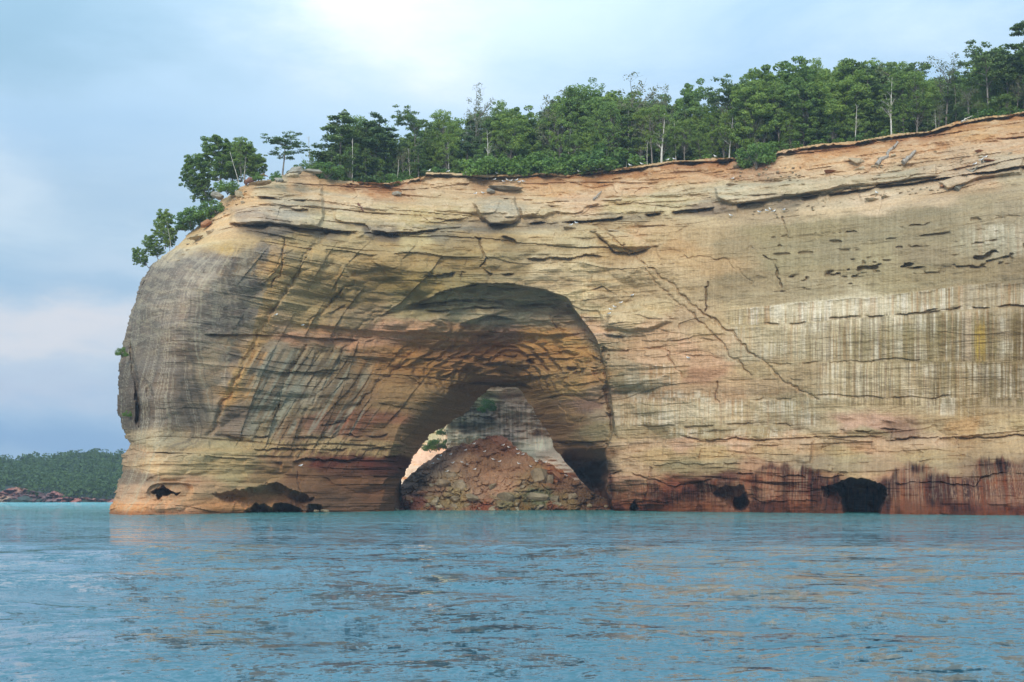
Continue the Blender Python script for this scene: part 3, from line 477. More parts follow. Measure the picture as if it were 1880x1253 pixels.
# the rim keeps its own clean line
rimd = GY-np.interp(GX, RIMX, RIMY+fbm(RIMX/20, RIMX*0, 302, 2))
mask = (so > 0) & (sh < 0)
GD = front_depth(GX, GY)
# round the left nose and the rim away from the viewer
GD = GD+7*np.exp(-np.maximum(so, 0)/5)*sst(330, 250, GX)
# rim lip: a sod-and-rock slab that overhangs the soil
lipn = sst(.28, .5, vn(GX/24, GX*0, 305)*.7+vn(GX/7, GX*0, 306)*.3); lipp = sst(6.5, 4.5, rimd+fbm(GX/9, GX*0, 307, 3)*2)*sst(590, 605, GX)*lipn; GD = GD-1.0*lipp
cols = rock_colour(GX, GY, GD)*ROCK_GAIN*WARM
P = np.stack([(GX-CX)/F*GD, GD, CH+(HY-GY)/F*GD], -1)
fm = mask[:-1, :-1] & mask[1:, :-1] & mask[:-1, 1:] & mask[1:, 1:]
idx = np.arange(GX.size).reshape(GX.shape)
fc = np.stack([idx[:-1, :-1][fm], idx[1:, :-1][fm], idx[1:, 1:][fm], idx[:-1, 1:][fm]], -1)
# close the sheet into a body: a skirt that runs back from every free edge
e = np.concatenate([fc[:, [0, 1]], fc[:, [1, 2]], fc[:, [2, 3]], fc[:, [3, 0]]]); ks = np.sort(e, 1); key = ks[:, 0].astype(np.int64)*GX.size+ks[:, 1]
u_, first, cnt = np.unique(key, return_index=True, return_counts=True); be = e[first[cnt == 1]]
bv = np.unique(be); V = P.reshape(-1, 3); Cc = cols.reshape(-1, 3)
gy_ = GY.reshape(-1)[bv]; gx_ = GX.reshape(-1)[bv]; topv = (gy_ < 500) & (gx_ > 270)
K = np.where(topv, 0, 1)[:, None]; B = V[bv]
back = np.where(K == 1, np.stack([B[:, 0]*(1+9/B[:, 1]), B[:, 1]+9, CH+(B[:, 2]-CH)*(1+9/B[:, 1])], -1), np.stack([B[:, 0], B[:, 1]+14, B[:, 2]-.8], -1))
used = np.unique(fc); rem = np.full(GX.size, -1); rem[used] = np.arange(len(used)); bm_ = {}
rb = np.full(GX.size, -1); rb[bv] = len(used)+np.arange(len(bv))
sk = np.stack([rem[be[:, 1]], rem[be[:, 0]], rb[be[:, 0]], rb[be[:, 1]]], -1)
cliff = mesh_obj('cliff', np.concatenate([V[used], back]), np.concatenate([rem[fc], sk]), M['cliff'], smooth=False, cols=np.concatenate([Cc[used], Cc[bv]*.9]))
tag(cliff, kind='structure')
def surf(px, py):
    """world point on the cliff face at a photo pixel"""
    i = int(np.clip(np.searchsorted(xs, px), 0, len(xs)-1)); j = int(np.clip(np.searchsorted(ys, py), 0, len(ys)-1))
    return P[j, i]
def rim_pt(px):
    y = float(np.interp(px, RIMX, RIMY)); p = surf(px, y+2.5); return p
# ================================================================ PLATEAU, WATER, SKY, LIGHT, CAMERA
rx = np.array(list(range(590, 2391, 12))); rp = np.array([rim_pt(x) for x in rx]); 
def plateau_z(x, y):
    """ground height behind the rim"""
    i = np.argmin(np.abs(rp[:, 0]-x)+np.abs(rp[:, 1]-y)*.35)
    return rp[i, 2]
rows = []
for k, (dy, dz) in enumerate([(-.2, -.35), (1.5, -.1), (6, -.2), (14, -.1), (26, .3), (45, 1.), (70, 1.5)]):
    q = rp.copy(); q[:, 1] += dy*(1 if dy < 30 else 1)*np.interp(rx, [590, 1100, 1250], [.6, .7, 1.]) if dy > 6 else dy
    q[:, 2] += dz+(fbm(q[:, 0]/9, q[:, 1]/9, 311+k, 3)*.25 if dy > 2 else 0); rows.append(q)
n = len(rx); v = np.concatenate(rows); f = [(a*n+i, a*n+i+1, (a+1)*n+i+1, (a+1)*n+i) for a in range(len(rows)-1) for i in range(n-1)]
m_, nt, b = mat('forest_floor')
g = nd(nt, 'ShaderNodeNewGeometry').outputs['Position']
nt.links.new(mix(nt, (.045, .05, .02), (.10, .075, .045), ramp(nt, noise(nt, g, .6, 5).outputs[0], [(.4, 0.), (.6, 1.)])), b.inputs['Base Color']); b.inputs['Roughness'].default_value = 1
M['floor'] = m_
tag(mesh_obj('plateau_ground', v, np.array(f), M['floor'], smooth=True), kind='structure')

# water: one sheet to the horizon; rows follow the eye so that the near waves are really shaped
wpy = np.concatenate([np.array([916.8, 918, 921]), np.arange(924, 1000, 2.), np.arange(1000, 1330, .9)])
wD = CH*F/(wpy-HY)
wx_ = np.concatenate([np.linspace(-1.4, -.5, 14)[:-1], np.linspace(-.5, .5, 900), np.linspace(.5, 1.4, 14)[1:]])
WX, WD = np.meshgrid(wx_, wD); WXX = WX*WD
sp = np.gradient(wD)[:, None]*-1; sp = np.abs(sp)+0*WX
def wave(lx, ly, s, amp):
    fade = sst(.45, .18, sp/ly)
    return amp*fade*(vn(WXX/lx+WD*.11, WD/ly+WXX*.03, s)*2-1)
WZ = wave(9, 5.5, 401, .20)+wave(4.2, 2.4, 402, .12)+wave(2.0, 1.15, 403, .05)+wave(.95, .55, 404, .024)+wave(.42, .27, 405, .010)
WZ = WZ*sst(150, 60, WD)
wi = np.arange(WX.size).reshape(WX.shape)
wf = np.stack([wi[:-1, :-1].ravel(), wi[:-1, 1:].ravel(), wi[1:, 1:].ravel(), wi[1:, :-1].ravel()], -1)[:, ::-1]
wv = np.stack([WXX, WD, WZ], -1).reshape(-1, 3)
# sheet also runs on behind and beside the camera
nb = len(wv); y1 = wD[-1]
ext = np.array([(-1900, y1, 0), (1900, y1, 0), (1900, -400, 0), (-1900, -400, 0)], float); ext[:, 2] = -.02
m_, nt, b = mat('lake_water')
geo = nd(nt, 'ShaderNodeNewGeometry')
pos = geo.outputs['Position']
def slopes(scale, amp, vecscale):
    nz = noise(nt, mapping(nt, pos, vecscale), scale, 3, .55); s_ = nd(nt, 'ShaderNodeVectorMath', operation='SUBTRACT'); nt.links.new(nz.outputs['Color'], s_.inputs[0]); s_.inputs[1].default_value = (.5, .5, .5)
    m2 = nd(nt, 'ShaderNodeVectorMath', operation='MULTIPLY'); nt.links.new(s_.outputs[0], m2.inputs[0]); m2.inputs[1].default_value = (amp*.7, amp, 0); return m2.outputs[0]
def vadd(a, c):
    n_ = nd(nt, 'ShaderNodeVectorMath', operation='ADD'); nt.links.new(a, n_.inputs[0]); nt.links.new(c, n_.inputs[1]); return n_.outputs[0]
big = noise(nt, mapping(nt, pos, (.024, .06, .02)), 1, 4, .55)
gust = ramp(nt, big.outputs[0], [(.36, .38), (.62, 1.4)])
sl = vadd(vadd(slopes(.28, WAVE[0], (1, 1.6, 1)), slopes(1.1, WAVE[1], (1, 1.8, 1))), slopes(4.5, WAVE[2], (1, 1.6, 1)))
sl = vadd(sl, slopes(13, WAVE[3], (1, 1.5, 1)))
sc_ = nd(nt, 'ShaderNodeVectorMath', operation='SCALE'); nt.links.new(sl, sc_.inputs[0]); nt.links.new(gust, sc_.inputs['Scale'])
nn = nd(nt, 'ShaderNodeVectorMath', operation='NORMALIZE'); bi = nd(nt, 'ShaderNodeMapRange'); sy_ = nd(nt, 'ShaderNodeSeparateXYZ'); nt.links.new(pos, sy_.inputs[0]); nt.links.new(sy_.outputs['Y'], bi.inputs[0]); bi.inputs[1].default_value = 30; bi.inputs[2].default_value = 160; bi.inputs[3].default_value = -BIAS[0]; bi.inputs[4].default_value = -BIAS[1]
bc_ = nd(nt, 'ShaderNodeCombineXYZ'); nt.links.new(bi.outputs[0], bc_.inputs[1])      # normals tilted toward the camera so reflections take the higher sky
nt.links.new(vadd(vadd(geo.outputs['Normal'], sc_.outputs[0]), bc_.outputs[0]), nn.inputs[0])
b.inputs['Roughness'].default_value = .03; b.inputs['IOR'].default_value = 1.38
# body colour: green-teal over the shallow sandstone shelf, bluer further out
sx = nd(nt, 'ShaderNodeSeparateXYZ'); nt.links.new(pos, sx.inputs[0])
sh_ = nd(nt, 'ShaderNodeMapRange'); nt.links.new(sx.outputs['Y'], sh_.inputs[0]); sh_.inputs[1].default_value = 90; sh_.inputs[2].default_value = 260
body = mix(nt, WBODY[0], WBODY[1], sh_.outputs[0])
sh2 = nd(nt, 'ShaderNodeMapRange'); nt.links.new(sx.outputs['Y'], sh2.inputs[0]); sh2.inputs[1].default_value = 260; sh2.inputs[2].default_value = 520
body = mix(nt, body, WBODY[2], sh2.outputs[0])
nt.links.new(body, b.inputs['Base Color']); nt.links.new(nn.outputs[0], b.inputs['Normal'])
M['water'] = m_
water = mesh_obj('water', np.concatenate([wv, ext]), [wf, np.array([[nb, nb+3, nb+2, nb+1]])], M['water'], smooth=True); tag(water, kind='structure')

# ---- sky: Nishita sky behind layers of cloud
w = bpy.data.worlds.new('World'); SC.world = w; w.use_nodes = True; nt = w.node_tree; nt.nodes.clear()
out = nd(nt, 'ShaderNodeOutputWorld'); bg = nd(nt, 'ShaderNodeBackground'); nt.links.new(bg.outputs[0], out.inputs[0])
SUN_EL, SUN_AZ = math.radians(SUN_EL_DEG), math.radians(SUN_AZ_DEG)      # azimuth measured from +Y towards +X
sky = nd(nt, 'ShaderNodeTexSky', sky_type='NISHITA', sun_disc=False, sun_elevation=SUN_EL, sun_rotation=SUN_AZ, air_density=1.2, dust_density=2.0, ozone_density=1.5)
tcw = nd(nt, 'ShaderNodeTexCoord').outputs['Generated']
sp_ = nd(nt, 'ShaderNodeSeparateXYZ'); nt.links.new(tcw, sp_.inputs[0])
def mth(op, a, c=None, d=None):
    n_ = nd(nt, 'ShaderNodeMath', operation=op)
    for i, v_ in enumerate((a, c, d)):
        if v_ is None: continue
        if hasattr(v_, 'links'): nt.links.new(v_, n_.inputs[i])
        else: n_.inputs[i].default_value = v_
    return n_.outputs[0]
az = mth('ARCTAN2', sp_.outputs[0], sp_.outputs[1]); el = mth('ARCSINE', sp_.outputs[2])
ae = nd(nt, 'ShaderNodeCombineXYZ'); nt.links.new(az, ae.inputs[0]); nt.links.new(mth('MULTIPLY', el, 2.4), ae.inputs[1])
aw = noise(nt, ae.outputs[0], 4.2, 7, .56)
wob = nd(nt, 'ShaderNodeVectorMath', operation='SUBTRACT'); nt.links.new(aw.outputs['Color'], wob.inputs[0]); wob.inputs[1].default_value = (.5, .5, .5)
wsc = nd(nt, 'ShaderNodeVectorMath', operation='MULTIPLY'); nt.links.new(wob.outputs[0], wsc.inputs[0]); wsc.inputs[1].default_value = (.30, .34, 0)
aew = nd(nt, 'ShaderNodeVectorMath', operation='ADD'); nt.links.new(ae.outputs[0], aew.inputs[0]); nt.links.new(wsc.outputs[0], aew.inputs[1])
swp = nd(nt, 'ShaderNodeSeparateXYZ'); nt.links.new(aew.outputs[0], swp.inputs[0]); AZ, EL = swp.outputs[0], swp.outputs[1]
def blob(px, py, rx_, ry_):
    a0 = math.atan((px-CX)/F); e0 = math.atan((HY-py)/F*math.cos(a0))*2.4
    dx = mth('DIVIDE', mth('SUBTRACT', AZ, a0), rx_/F); dy = mth('DIVIDE', mth('SUBTRACT', EL, e0), ry_/F*2.4)
    r2 = mth('ADD', mth('MULTIPLY', dx, dx), mth('MULTIPLY', dy, dy)); return mth('POWER', 2.718, mth('MULTIPLY', r2, -1.))
mottle = noise(nt, mapping(nt, ae.outputs[0], (3.0, 5.5, 1)), 1.0, 8, .6, .5)
base = mix(nt, tuple(lin(SKYC['blue'])), tuple(lin(SKYC['pale'])), ramp(nt, mottle.outputs[0], [(.32, 0.), (.68, 1.)]))
for (px_, py_, rx_, ry_, cc, st) in SKYB:
    base = mix(nt, base, tuple(lin(cc)), mth('MULTIPLY', blob(px_, py_, rx_, ry_), st))
skys = nd(nt, 'ShaderNodeVectorMath', operation='SCALE'); nt.links.new(sky.outputs[0], skys.inputs[0]); skys.inputs['Scale'].default_value = .1
base = mix(nt, base, skys.outputs[0], .12)
# the cloud deck is brighter overhead and behind the camera, where the sun stands
hi_ = mth('MULTIPLY_ADD', ramp(nt, mth('MULTIPLY', el, 1/1.57), [(.14, 0.), (.5, 1.)]), SKYTOP, 1.0)
bk = mth('MULTIPLY_ADD', ramp(nt, mth('MULTIPLY_ADD', sp_.outputs[1], -.5, .5), [(.45, 0.), (1., 1.)]), SKYBACK, 1.0)
nt.links.new(base, bg.inputs[0]); nt.links.new(mth('MULTIPLY', hi_, bk), bg.inputs[1])
sl_ = bpy.data.lights.new('sun', 'SUN'); sl_.energy = SUN_E; sl_.angle = math.radians(14); sl_.color = (1, .95, .86)
so_ = bpy.data.objects.new('sun', sl_); C.objects.link(so_)
so_.rotation_euler = (math.radians(90)-SUN_EL, 0, math.pi-SUN_AZ if False else -SUN_AZ+math.pi)
# rotation: light travels along local -Z; tilt about X then turn about Z
from mathutils import Vector
dirv = Vector((math.sin(SUN_AZ)*math.cos(SUN_EL), math.cos(SUN_AZ)*math.cos(SUN_EL), math.sin(SUN_EL)))
so_.rotation_euler = dirv.to_track_quat('Z', 'Y').to_euler()
cam = bpy.data.cameras.new('camera'); co_ = bpy.data.objects.new('camera', cam); C.objects.link(co_); SC.camera = co_
co_.location = (0, 0, CH); co_.rotation_euler = (math.pi/2, 0, 0)
cam.sensor_width = 36; cam.lens = F/1880*36; cam.shift_y = (HY-626.5)/1880; cam.clip_start = .5; cam.clip_end = 9000
SC.view_settings.view_transform = 'Standard'; SC.view_settings.look = 'None'; SC.view_settings.exposure = EXPO; SC.view_settings.gamma = 1
SC.cycles.max_bounces = 5; SC.cycles.diffuse_bounces = 3; SC.cycles.glossy_bounces = 3; SC.cycles.use_denoising = True

# air between the boat and the far shore
hz = bpy.data.materials.new('thin_haze'); hz.use_nodes = True; ht = hz.node_tree; ht.nodes.clear(); ho = nd(ht, 'ShaderNodeOutputMaterial'); hv = nd(ht, 'ShaderNodeVolumePrincipled'); ht.links.new(hv.outputs[0], ho.inputs['Volume'])
hv.inputs['Color'].default_value = (.62, .78, .95, 1); hv.inputs['Density'].default_value = HAZE; hv.inputs['Anisotropy'].default_value = .2
if HAZE > 0:
    x0, x1, y0, y1_, z0, z1 = -1950, 1950, -420, 1460, -6., 112.
    hc = [(x, y, z) for x in (x0, x1) for y in (y0, y1_) for z in (z0, z1)]
    tag(mesh_obj('haze', hc, np.array([[0, 1, 3, 2], [4, 6, 7, 5], [0, 4, 5, 1], [2, 3, 7, 6], [0, 2, 6, 4], [1, 5, 7, 3]]), hz), kind='stuff')
SC.cycles.volume_bounces = 0
# ================================================================ BEHIND AND UNDER THE ARCH
def relief(name, x0, x1, y0, y1, st, dfun, cfun, mfun, material, depth=6, rise=False):
    X, Y = np.meshgrid(np.arange(x0, x1, st), np.arange(y0, y1, st)); D = dfun(X, Y); c = cfun(X, Y, D)*ROCK_GAIN*WARM
    V = np.stack([(X-CX)/F*D, D, CH+(HY-Y)/F*D], -1).reshape(-1, 3); mk = mfun(X, Y)
    fm = mk[:-1, :-1] & mk[1:, :-1] & mk[:-1, 1:] & mk[1:, 1:]; ii = np.arange(X.size).reshape(X.shape)
    fc = np.stack([ii[:-1, :-1][fm], ii[1:, :-1][fm], ii[1:, 1:][fm], ii[:-1, 1:][fm]], -1)
    e = np.concatenate([fc[:, [0, 1]], fc[:, [1, 2]], fc[:, [2, 3]], fc[:, [3, 0]]]); ks = np.sort(e, 1); key = ks[:, 0].astype(np.int64)*X.size+ks[:, 1]
    _, first, cnt = np.unique(key, return_index=True, return_counts=True); be = e[first[cnt == 1]]; bv = np.unique(be)
    B = V[bv]; back = B.copy(); back[:, 1] += depth; back[:, 2] -= .1*depth*(1 if rise else .2)
    rb = np.full(X.size, -1); rb[bv] = X.size+np.arange(len(bv)); cc = c.reshape(-1, 3)
    sk = np.stack([be[:, 1], be[:, 0], rb[be[:, 0]], rb[be[:, 1]]], -1)
    used = np.unique(np.concatenate([fc.ravel(), sk.ravel()])); allv = np.concatenate([V, back]); allc = np.concatenate([cc, cc[bv]]); rem = np.full(len(allv), -1); rem[used] = np.arange(len(used))
    o = mesh_obj(name, allv[used], rem[np.concatenate([fc, sk])], material, cols=allc[used])
    return o, (X, Y, D, V.reshape(X.shape+(3,)))
# --- pale cliff of the next bay, seen through the arch
BP = np.array([[float(v) for v in s.split()] for s in "780 700 150 138 120;900 705 165 145 122;950 720 160 140 122;880 735 130 130 104;860 755 112 108 94;890 770 84 84 78;860 785 108 104 94;835 800 178 165 145;870 805 175 165 148;900 800 150 142 132;930 760 150 135 122;960 770 155 138 122;980 800 160 142 125;930 800 148 134 124;1000 830 160 142 125;840 770 120 115 100;820 790 150 145 125;790 800 150 150 125;770 840 200 172 152;760 870 205 185 165;800 835 190 165 145;990 820 190 180 160;1020 850 200 178 158;1060 890 195 165 145;970 830 165 155 138;1100 900 170 145 125".split(';')])
def d_back(X, Y):
    d = np.where(X < 819+fbm(Y/12, X*0, 501, 3)*3, 385+(Y-830)*-.4, 345+(X-819)*-.03)
    d = d-sst(930, 1010, X+(Y-840)*.0)*sst(795, 840, Y+(X-980)*-.35+8)*(18+(Y-800)*.12)
    U = X/7.; return d+fbm(U/5, Y/9, 503, 4)*1.8+fbm(X/60, Y/3.2, 505, 4)*.45+fbm(X/4, Y/4, 506, 3)*.25
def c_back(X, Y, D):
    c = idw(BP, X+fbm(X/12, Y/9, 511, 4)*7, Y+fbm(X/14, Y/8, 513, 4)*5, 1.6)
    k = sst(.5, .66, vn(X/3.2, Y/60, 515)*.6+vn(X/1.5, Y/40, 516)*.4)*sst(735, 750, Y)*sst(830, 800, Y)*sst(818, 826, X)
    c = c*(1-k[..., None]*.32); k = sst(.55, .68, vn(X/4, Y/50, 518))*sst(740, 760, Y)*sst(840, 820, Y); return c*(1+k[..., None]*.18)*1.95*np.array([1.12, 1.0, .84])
bc, BK = relief('background_cliff', 640, 1200, 640, 950, 2., d_back, c_back, lambda X, Y: X > 0, M['cliff'], 20, True); tag(bc, kind='structure')
# --- rubble mound
TOPR = [(716,945),(728,905),(740,881),(759,866),(793,841),(822,821),(857,815),(886,804),(912,799),(932,806),(945,816),(955,824),(986,843),(1006,849),(1038,868),(1062,883),(1082,900),(1126,922),(1140,935)]
tx = [p[0] for p in TOPR]; ty = [p[1] for p in TOPR]
def ytop(X): return np.interp(X, tx, ty)+fbm(X/8, X*0, 521, 4)*3.5
def d_mound(X, Y):
    t = np.clip((938-Y)/140., 0, 1); cone = np.abs(X-915)/210.
    d = 267+t*26+cone*cone*9
    gully = np.exp(-((X-905-(Y-800)*.05)/np.interp(Y, [800, 880], [16, 40]))**2)*sst(800, 830, Y)*sst(915, 850, Y); d = d+gully*3.0
    cd, cv = cell(X/17+fbm(X/20, Y/20, 523, 2)*.6, Y/11+.3, 524); lo = sst(850, 905, Y+np.abs(X-915)*.22)
    d = d-lo*(cv*1.8)*sst(.03, .25, cd)-(1-lo)*(cv-.5)*.5
    cd, cv = cell(X/6.5, Y/4.5, 525); d = d-(.05+.45*lo)*cv*sst(.02, .3, cd)*.8; d = d-facet(X/34+Y/90, Y/20-X/120, 528)*1.6
    return d+fbm(X/30, Y/22, 526, 4)*2.2+fbm(X/3, Y/3, 527, 3)*.35
MP = np.array([[float(v) for v in s.split()] for s in "745 900 95 70 52;760 885 90 70 52;800 850 130 98 72;830 830 135 98 70;870 815 125 85 58;900 820 120 85 60;915 805 130 85 60;940 825 135 95 68;850 850 165 128 92;860 880 165 128 92;900 850 145 108 75;905 880 180 138 100;950 850 168 128 92;920 900 195 152 112;880 905 185 145 108;830 880 165 138 98;840 900 165 142 95;800 900 150 115 80;800 925 150 130 85;760 920 130 75 52;840 920 165 140 90;870 920 150 110 75;930 915 140 128 85;990 915 120 118 78;990 870 170 135 88;1020 870 165 105 62;1040 890 135 100 70;1000 840 140 100 70;1060 905 125 95 65;1090 920 110 85 60;1040 920 140 115 72;880 934 140 78 48;960 934 130 100 55;1020 934 140 85 52;800 936 130 80 50;1100 936 120 80 52".split(';')])  # dark left-flank points paint in the shade on that side
def c_mound(X, Y, D):
    c = idw(MP, X+fbm(X/9, Y/8, 531, 4)*8, Y+fbm(X/9, Y/8, 533, 4)*6, 1.4); cd, cv = cell(X/17+fbm(X/20, Y/20, 523, 2)*.6, Y/11+.3, 524)
    c = c*(.93+.16*cv[..., None]); return c*np.array([1.03, 1.13, 1.30])
md, MD = relief('rubble_slope', 708, 1146, 792, 962, 1.3, d_mound, c_mound, lambda X, Y: Y > ytop(X), M['cliff'], 16, True); tag(md, kind='structure')
def on(grid, px, py):
    X, Y, D, V = grid; i = int(np.clip(round((px-X[0, 0])/(X[0, 1]-X[0, 0])), 0, X.shape[1]-1)); j = int(np.clip(round((py-Y[0, 0])/(Y[1, 0]-Y[0, 0])), 0, X.shape[0]-1)); return V[j, i]
# --- boulders
def boulder_mesh(seed, flat=.7, n=16, bed=False):
    r = np.random.default_rng(seed); bm = bmesh.new()
    p = r.normal(size=(n, 3)); p /= np.linalg.norm(p, axis=1)[:, None]; p *= (.78+.3*r.random((n, 1))); p[:, 2] *= flat
    if bed: p[:, 2] = np.round(p[:, 2]*2.2)/2.2
    for q in p: bm.verts.new(q)
    bmesh.ops.convex_hull(bm, input=bm.verts); bmesh.ops.delete(bm, geom=[v for v in bm.verts if not v.link_faces], context='VERTS')
    bmesh.ops.triangulate(bm, faces=bm.faces); bmesh.ops.bevel(bm, geom=list(bm.edges), offset=.05, segments=1, affect='EDGES')
    bmesh.ops.triangulate(bm, faces=bm.faces); bmesh.ops.subdivide_edges(bm, edges=bm.edges, cuts=2, use_grid_fill=True)
    co = np.array([v.co for v in bm.verts]); d = fbm(co[:, 0]*3+co[:, 2]*2+seed, co[:, 1]*3-co[:, 2]*3, seed, 4)*.07+fbm(co[:, 0]*1.2, co[:, 2]*9+co[:, 1], seed+3, 3)*.035
    for v, k in zip(bm.verts, d): v.co *= 1+float(k)
    me = bpy.data.meshes.new('boulder'); bm.to_mesh(me); bm.free(); return me
M['boulder'] = rock_material('boulder_stone', ((.19, .145, .09), (.36, .28, .18)), .1, 1.6, .5)
M['slab'] = rock_material('slab_stone', ((.34, .26, .16), (.48, .38, .25)), .1, 1.4, .5)
M['rust_rock'] = rock_material('rust_stone', ((.24, .10, .05), (.36, .18, .09)), .1, 1.4, .4)
M['grey_rock'] = rock_material('grey_stone', ((.20, .18, .14), (.34, .30, .23)), .2, 1.6, .2)
BM = [boulder_mesh(600+i, [.8, .6, .7, .5, .75, .65][i], 14+i) for i in range(6)]; SM = [boulder_mesh(640+i, .38, 18, True) for i in range(3)]
for me in BM: me.materials.append(M['boulder'])
for me in SM: me.materials.append(M['slab'])
def boulder(px, py, w_, h_, label, group, where='mound', proto=None, rot=None, m=None, cat='boulder', tilt=0.):
    p = on(MD, px, py) if where == 'mound' else (surf(px, py) if where == 'cliff' else np.array(where))
    me = proto or BM[int(rng.integers(6))]
    if m: me = me.copy(); me.materials[0] = m
    o = bpy.data.objects.new(cat.replace(' ', '_'), me); C.objects.link(o); k = p[1]/F
    o.scale = (w_*k*.52, (w_+h_)*k*.27, h_*k*.72 if me in BM else h_*k*1.2)
    o.location = (p[0], p[1]-.1*w_*k, p[2]); o.rotation_euler = (rng.uniform(-.2, .2), tilt or rng.uniform(-.25, .25), rot if rot is not None else rng.uniform(0, 6.28))
    if m: o.scale.z = h_*k*.7
    if rot is not None: o.scale.z = h_*k*(.55/.75)
    tag(o, label, cat, group); return o
G1 = 'boulders of the rubble mound under the arch'
NB = [(986,874,50,44,'largest ochre boulder high on the right of the rubble mound'),(1008,882,18,40,'narrow upright boulder against the right side of the largest ochre boulder'),(928,915,56,26,'broad olive green boulder low in the middle of the rubble mound'),(986,911,44,24,'dark green grey boulder with a sharp top beside the broad olive one'),
 (844,893,36,26,'pale ochre boulder on the left half of the rubble mound, left of its bare gully'),(813,888,32,28,'brown rounded boulder left of the pale ochre boulder on the mound'),(828,874,26,16,'tan flat boulder above the other boulders on the left of the mound'),(795,919,34,22,'yellowish boulder near the water at the left foot of the mound'),(832,916,34,22,'yellowish boulder right of its twin at the left foot of the mound'),
 (868,914,32,24,'orange brown boulder at the foot of the mound left of the broad olive one'),(751,918,28,20,'dark red boulder in the shaded left corner of the rubble mound'),(712,933,36,17,'low mossy yellow boulder standing in the water left of the rubble mound'),(1020,918,28,18,'green tinged boulder right of the dark green grey one'),(896,920,22,15,'small reddish boulder touching the left end of the broad olive one'),(775,905,24,16,'brown boulder above the dark red one on the left flank of the mound'),(1048,912,26,16,'brown boulder low on the right flank of the mound'),(905,893,22,12,'pale boulder below the bare gully of the mound'),(960,893,20,12,'tan boulder below the largest ochre boulder')]
for px, py, a, h_, lb in NB:
    boulder(px, py, a, h_, lb, G1, m=(M['rust_rock'] if 'red' in lb and 'foot' not in lb else None))
boulder(1025, 876, 15, 50, 'long orange slab leaning down the right side of the mound', None, proto=SM[0], rot=.3, m=M['rust_rock'], cat='rock slab', tilt=-.85)
for i in range(28):
    px = rng.uniform(735, 1128); py = 936-abs(rng.normal())*9-(rng.random() < .3)*rng.uniform(5, 45)
    if py < np.interp(px, tx, ty)+7: continue
    a = rng.uniform(8, 19); lb = 'small brown boulder among the others along the water line of the rubble mound' if py > 915 else 'small brown boulder scattered higher on the slope of the rubble mound'
    boulder(px, py, a, a*rng.uniform(.5, .8), lb, G1 if py > 915 else 'small boulders higher on the rubble mound')
# rocks on the upper slope
UP = [(928,344,66,20,'long grey rock slab lying across the top of the big grey block',SM[1],.1,M['grey_rock']),(903,352,26,14,'rounded grey rock under the left end of the long slab on the grey block',None,None,M['grey_rock']),
 (728,356,22,12,'grey boulder lying on the pale slope right of the orange hollow',None,None,M['grey_rock']),(676,384,26,8,'flat tan rock lying beside the short red stump of wood on the slope',SM[0],.2,None),
 (1570,297,38,14,'largest pale tan block lying on the slope under the right-hand rim',None,.2,M['slab']),(1572,309,30,12,'tan block just under the largest pale block',None,.1,M['slab']),(1525,316,34,9,'orange slab left of and below the largest pale block',SM[2],.1,M['rust_rock']),(1605,306,16,7,'small tan block at the lower end of the dark log',None,.3,M['slab']),(1615,303,16,6,'small flat tan block right of the lower end of the dark log',SM[1],.3,None),
 (1344,352-12,26,8,'white flat rock on the left tip of the long grey ledge',SM[0],.1,M['slab']),(1430,331,24,7,'pale flat rock on the long grey ledge below the round bush',SM[1],.1,None),(1352,306,18,10,'brown boulder left of the round bush in the rim',None,.4,None),
 (1816,296,34,9,'reddish tan slab tilted beside the dead root on the right',SM[2],.3,M['rust_rock']),(1730,340,22,9,'orange brown block at the foot of the dead root',None,.2,M['rust_rock']),(1797,278,22,6,'thin red rock on the upper slope above the dead root',SM[0],.1,M['rust_rock']),
 (1600,366,30,9,'tan rock on the bird ledge under the long grey ledge',SM[1],.2,None),(1625,362,22,7,'smaller pale rock right of the tan rock on the bird ledge',SM[2],.2,None),(1125,424,26,8,'pinkish rock resting on the jutting corner above the diagonal fracture',SM[0],.2,M['slab']),(1090,424,18,6,'tan rock at the left end of the jutting corner above the diagonal fracture',SM[1],.2,None),
 (1045,420,30,6,'flat pale rock with gulls on the ledge above the arch',SM[2],.2,None)]
for px, py, a, h_, lb, pr, ro, mm in UP: boulder(px, py, a, h_, lb, None, 'cliff', pr, ro, mm, tilt=.05)
# stacked rocks on the left corner of the rim
def loose(px, py, D, a, h_, lb, pr, mm, tl=.03): boulder(px, py, a, h_, lb, 'rocks stacked on the left corner of the rim', at(px, py, D), pr, .15, mm, tilt=tl)
loose(538, 312, 243, 44, 20, 'weathered grey capstone on top of the left corner of the cliff', BM[0], M['grey_rock']); loose(539, 323, 242, 26, 16, 'short tan rock carrying the grey capstone', BM[3], M['slab']); loose(574, 316, 244, 42, 12, 'flat grey slab right of the capstone', SM[0], M['grey_rock'])
loose(400, 362, 247, 30, 18, 'light grey boulder at the head of the left slope under the birches', BM[1], M['grey_rock'], .2); loose(402, 351, 248, 14, 7, 'small rock on top of the light grey boulder', BM[2], M['grey_rock']); loose(478, 337, 241, 44, 10, 'long tan slab on the rim left of the capstone', SM[1], M['slab'], -.1); loose(440, 357, 241, 18, 22, 'pale upright block below the small shrub at the rim', BM[4], M['slab'])
loose(378, 412, 238, 26, 14, 'red brown rock on the left slope of the headland', BM[5], M['rust_rock'], -.4); loose(336, 418, 246, 22, 20, 'dark layered rock behind the lower left shrubs', BM[3], M['grey_rock']); loose(385, 424, 234, 22, 12, 'tan boulder low on the left slope of the headland', BM[0], M['slab']); loose(362, 437, 234, 34, 10, 'long flat tan rock at the foot of the left slope', SM[2], M['slab'], -.2); loose(512, 331, 240, 20, 9, 'small grey block tucked under the left end of the capstone', BM[2], M['grey_rock'])
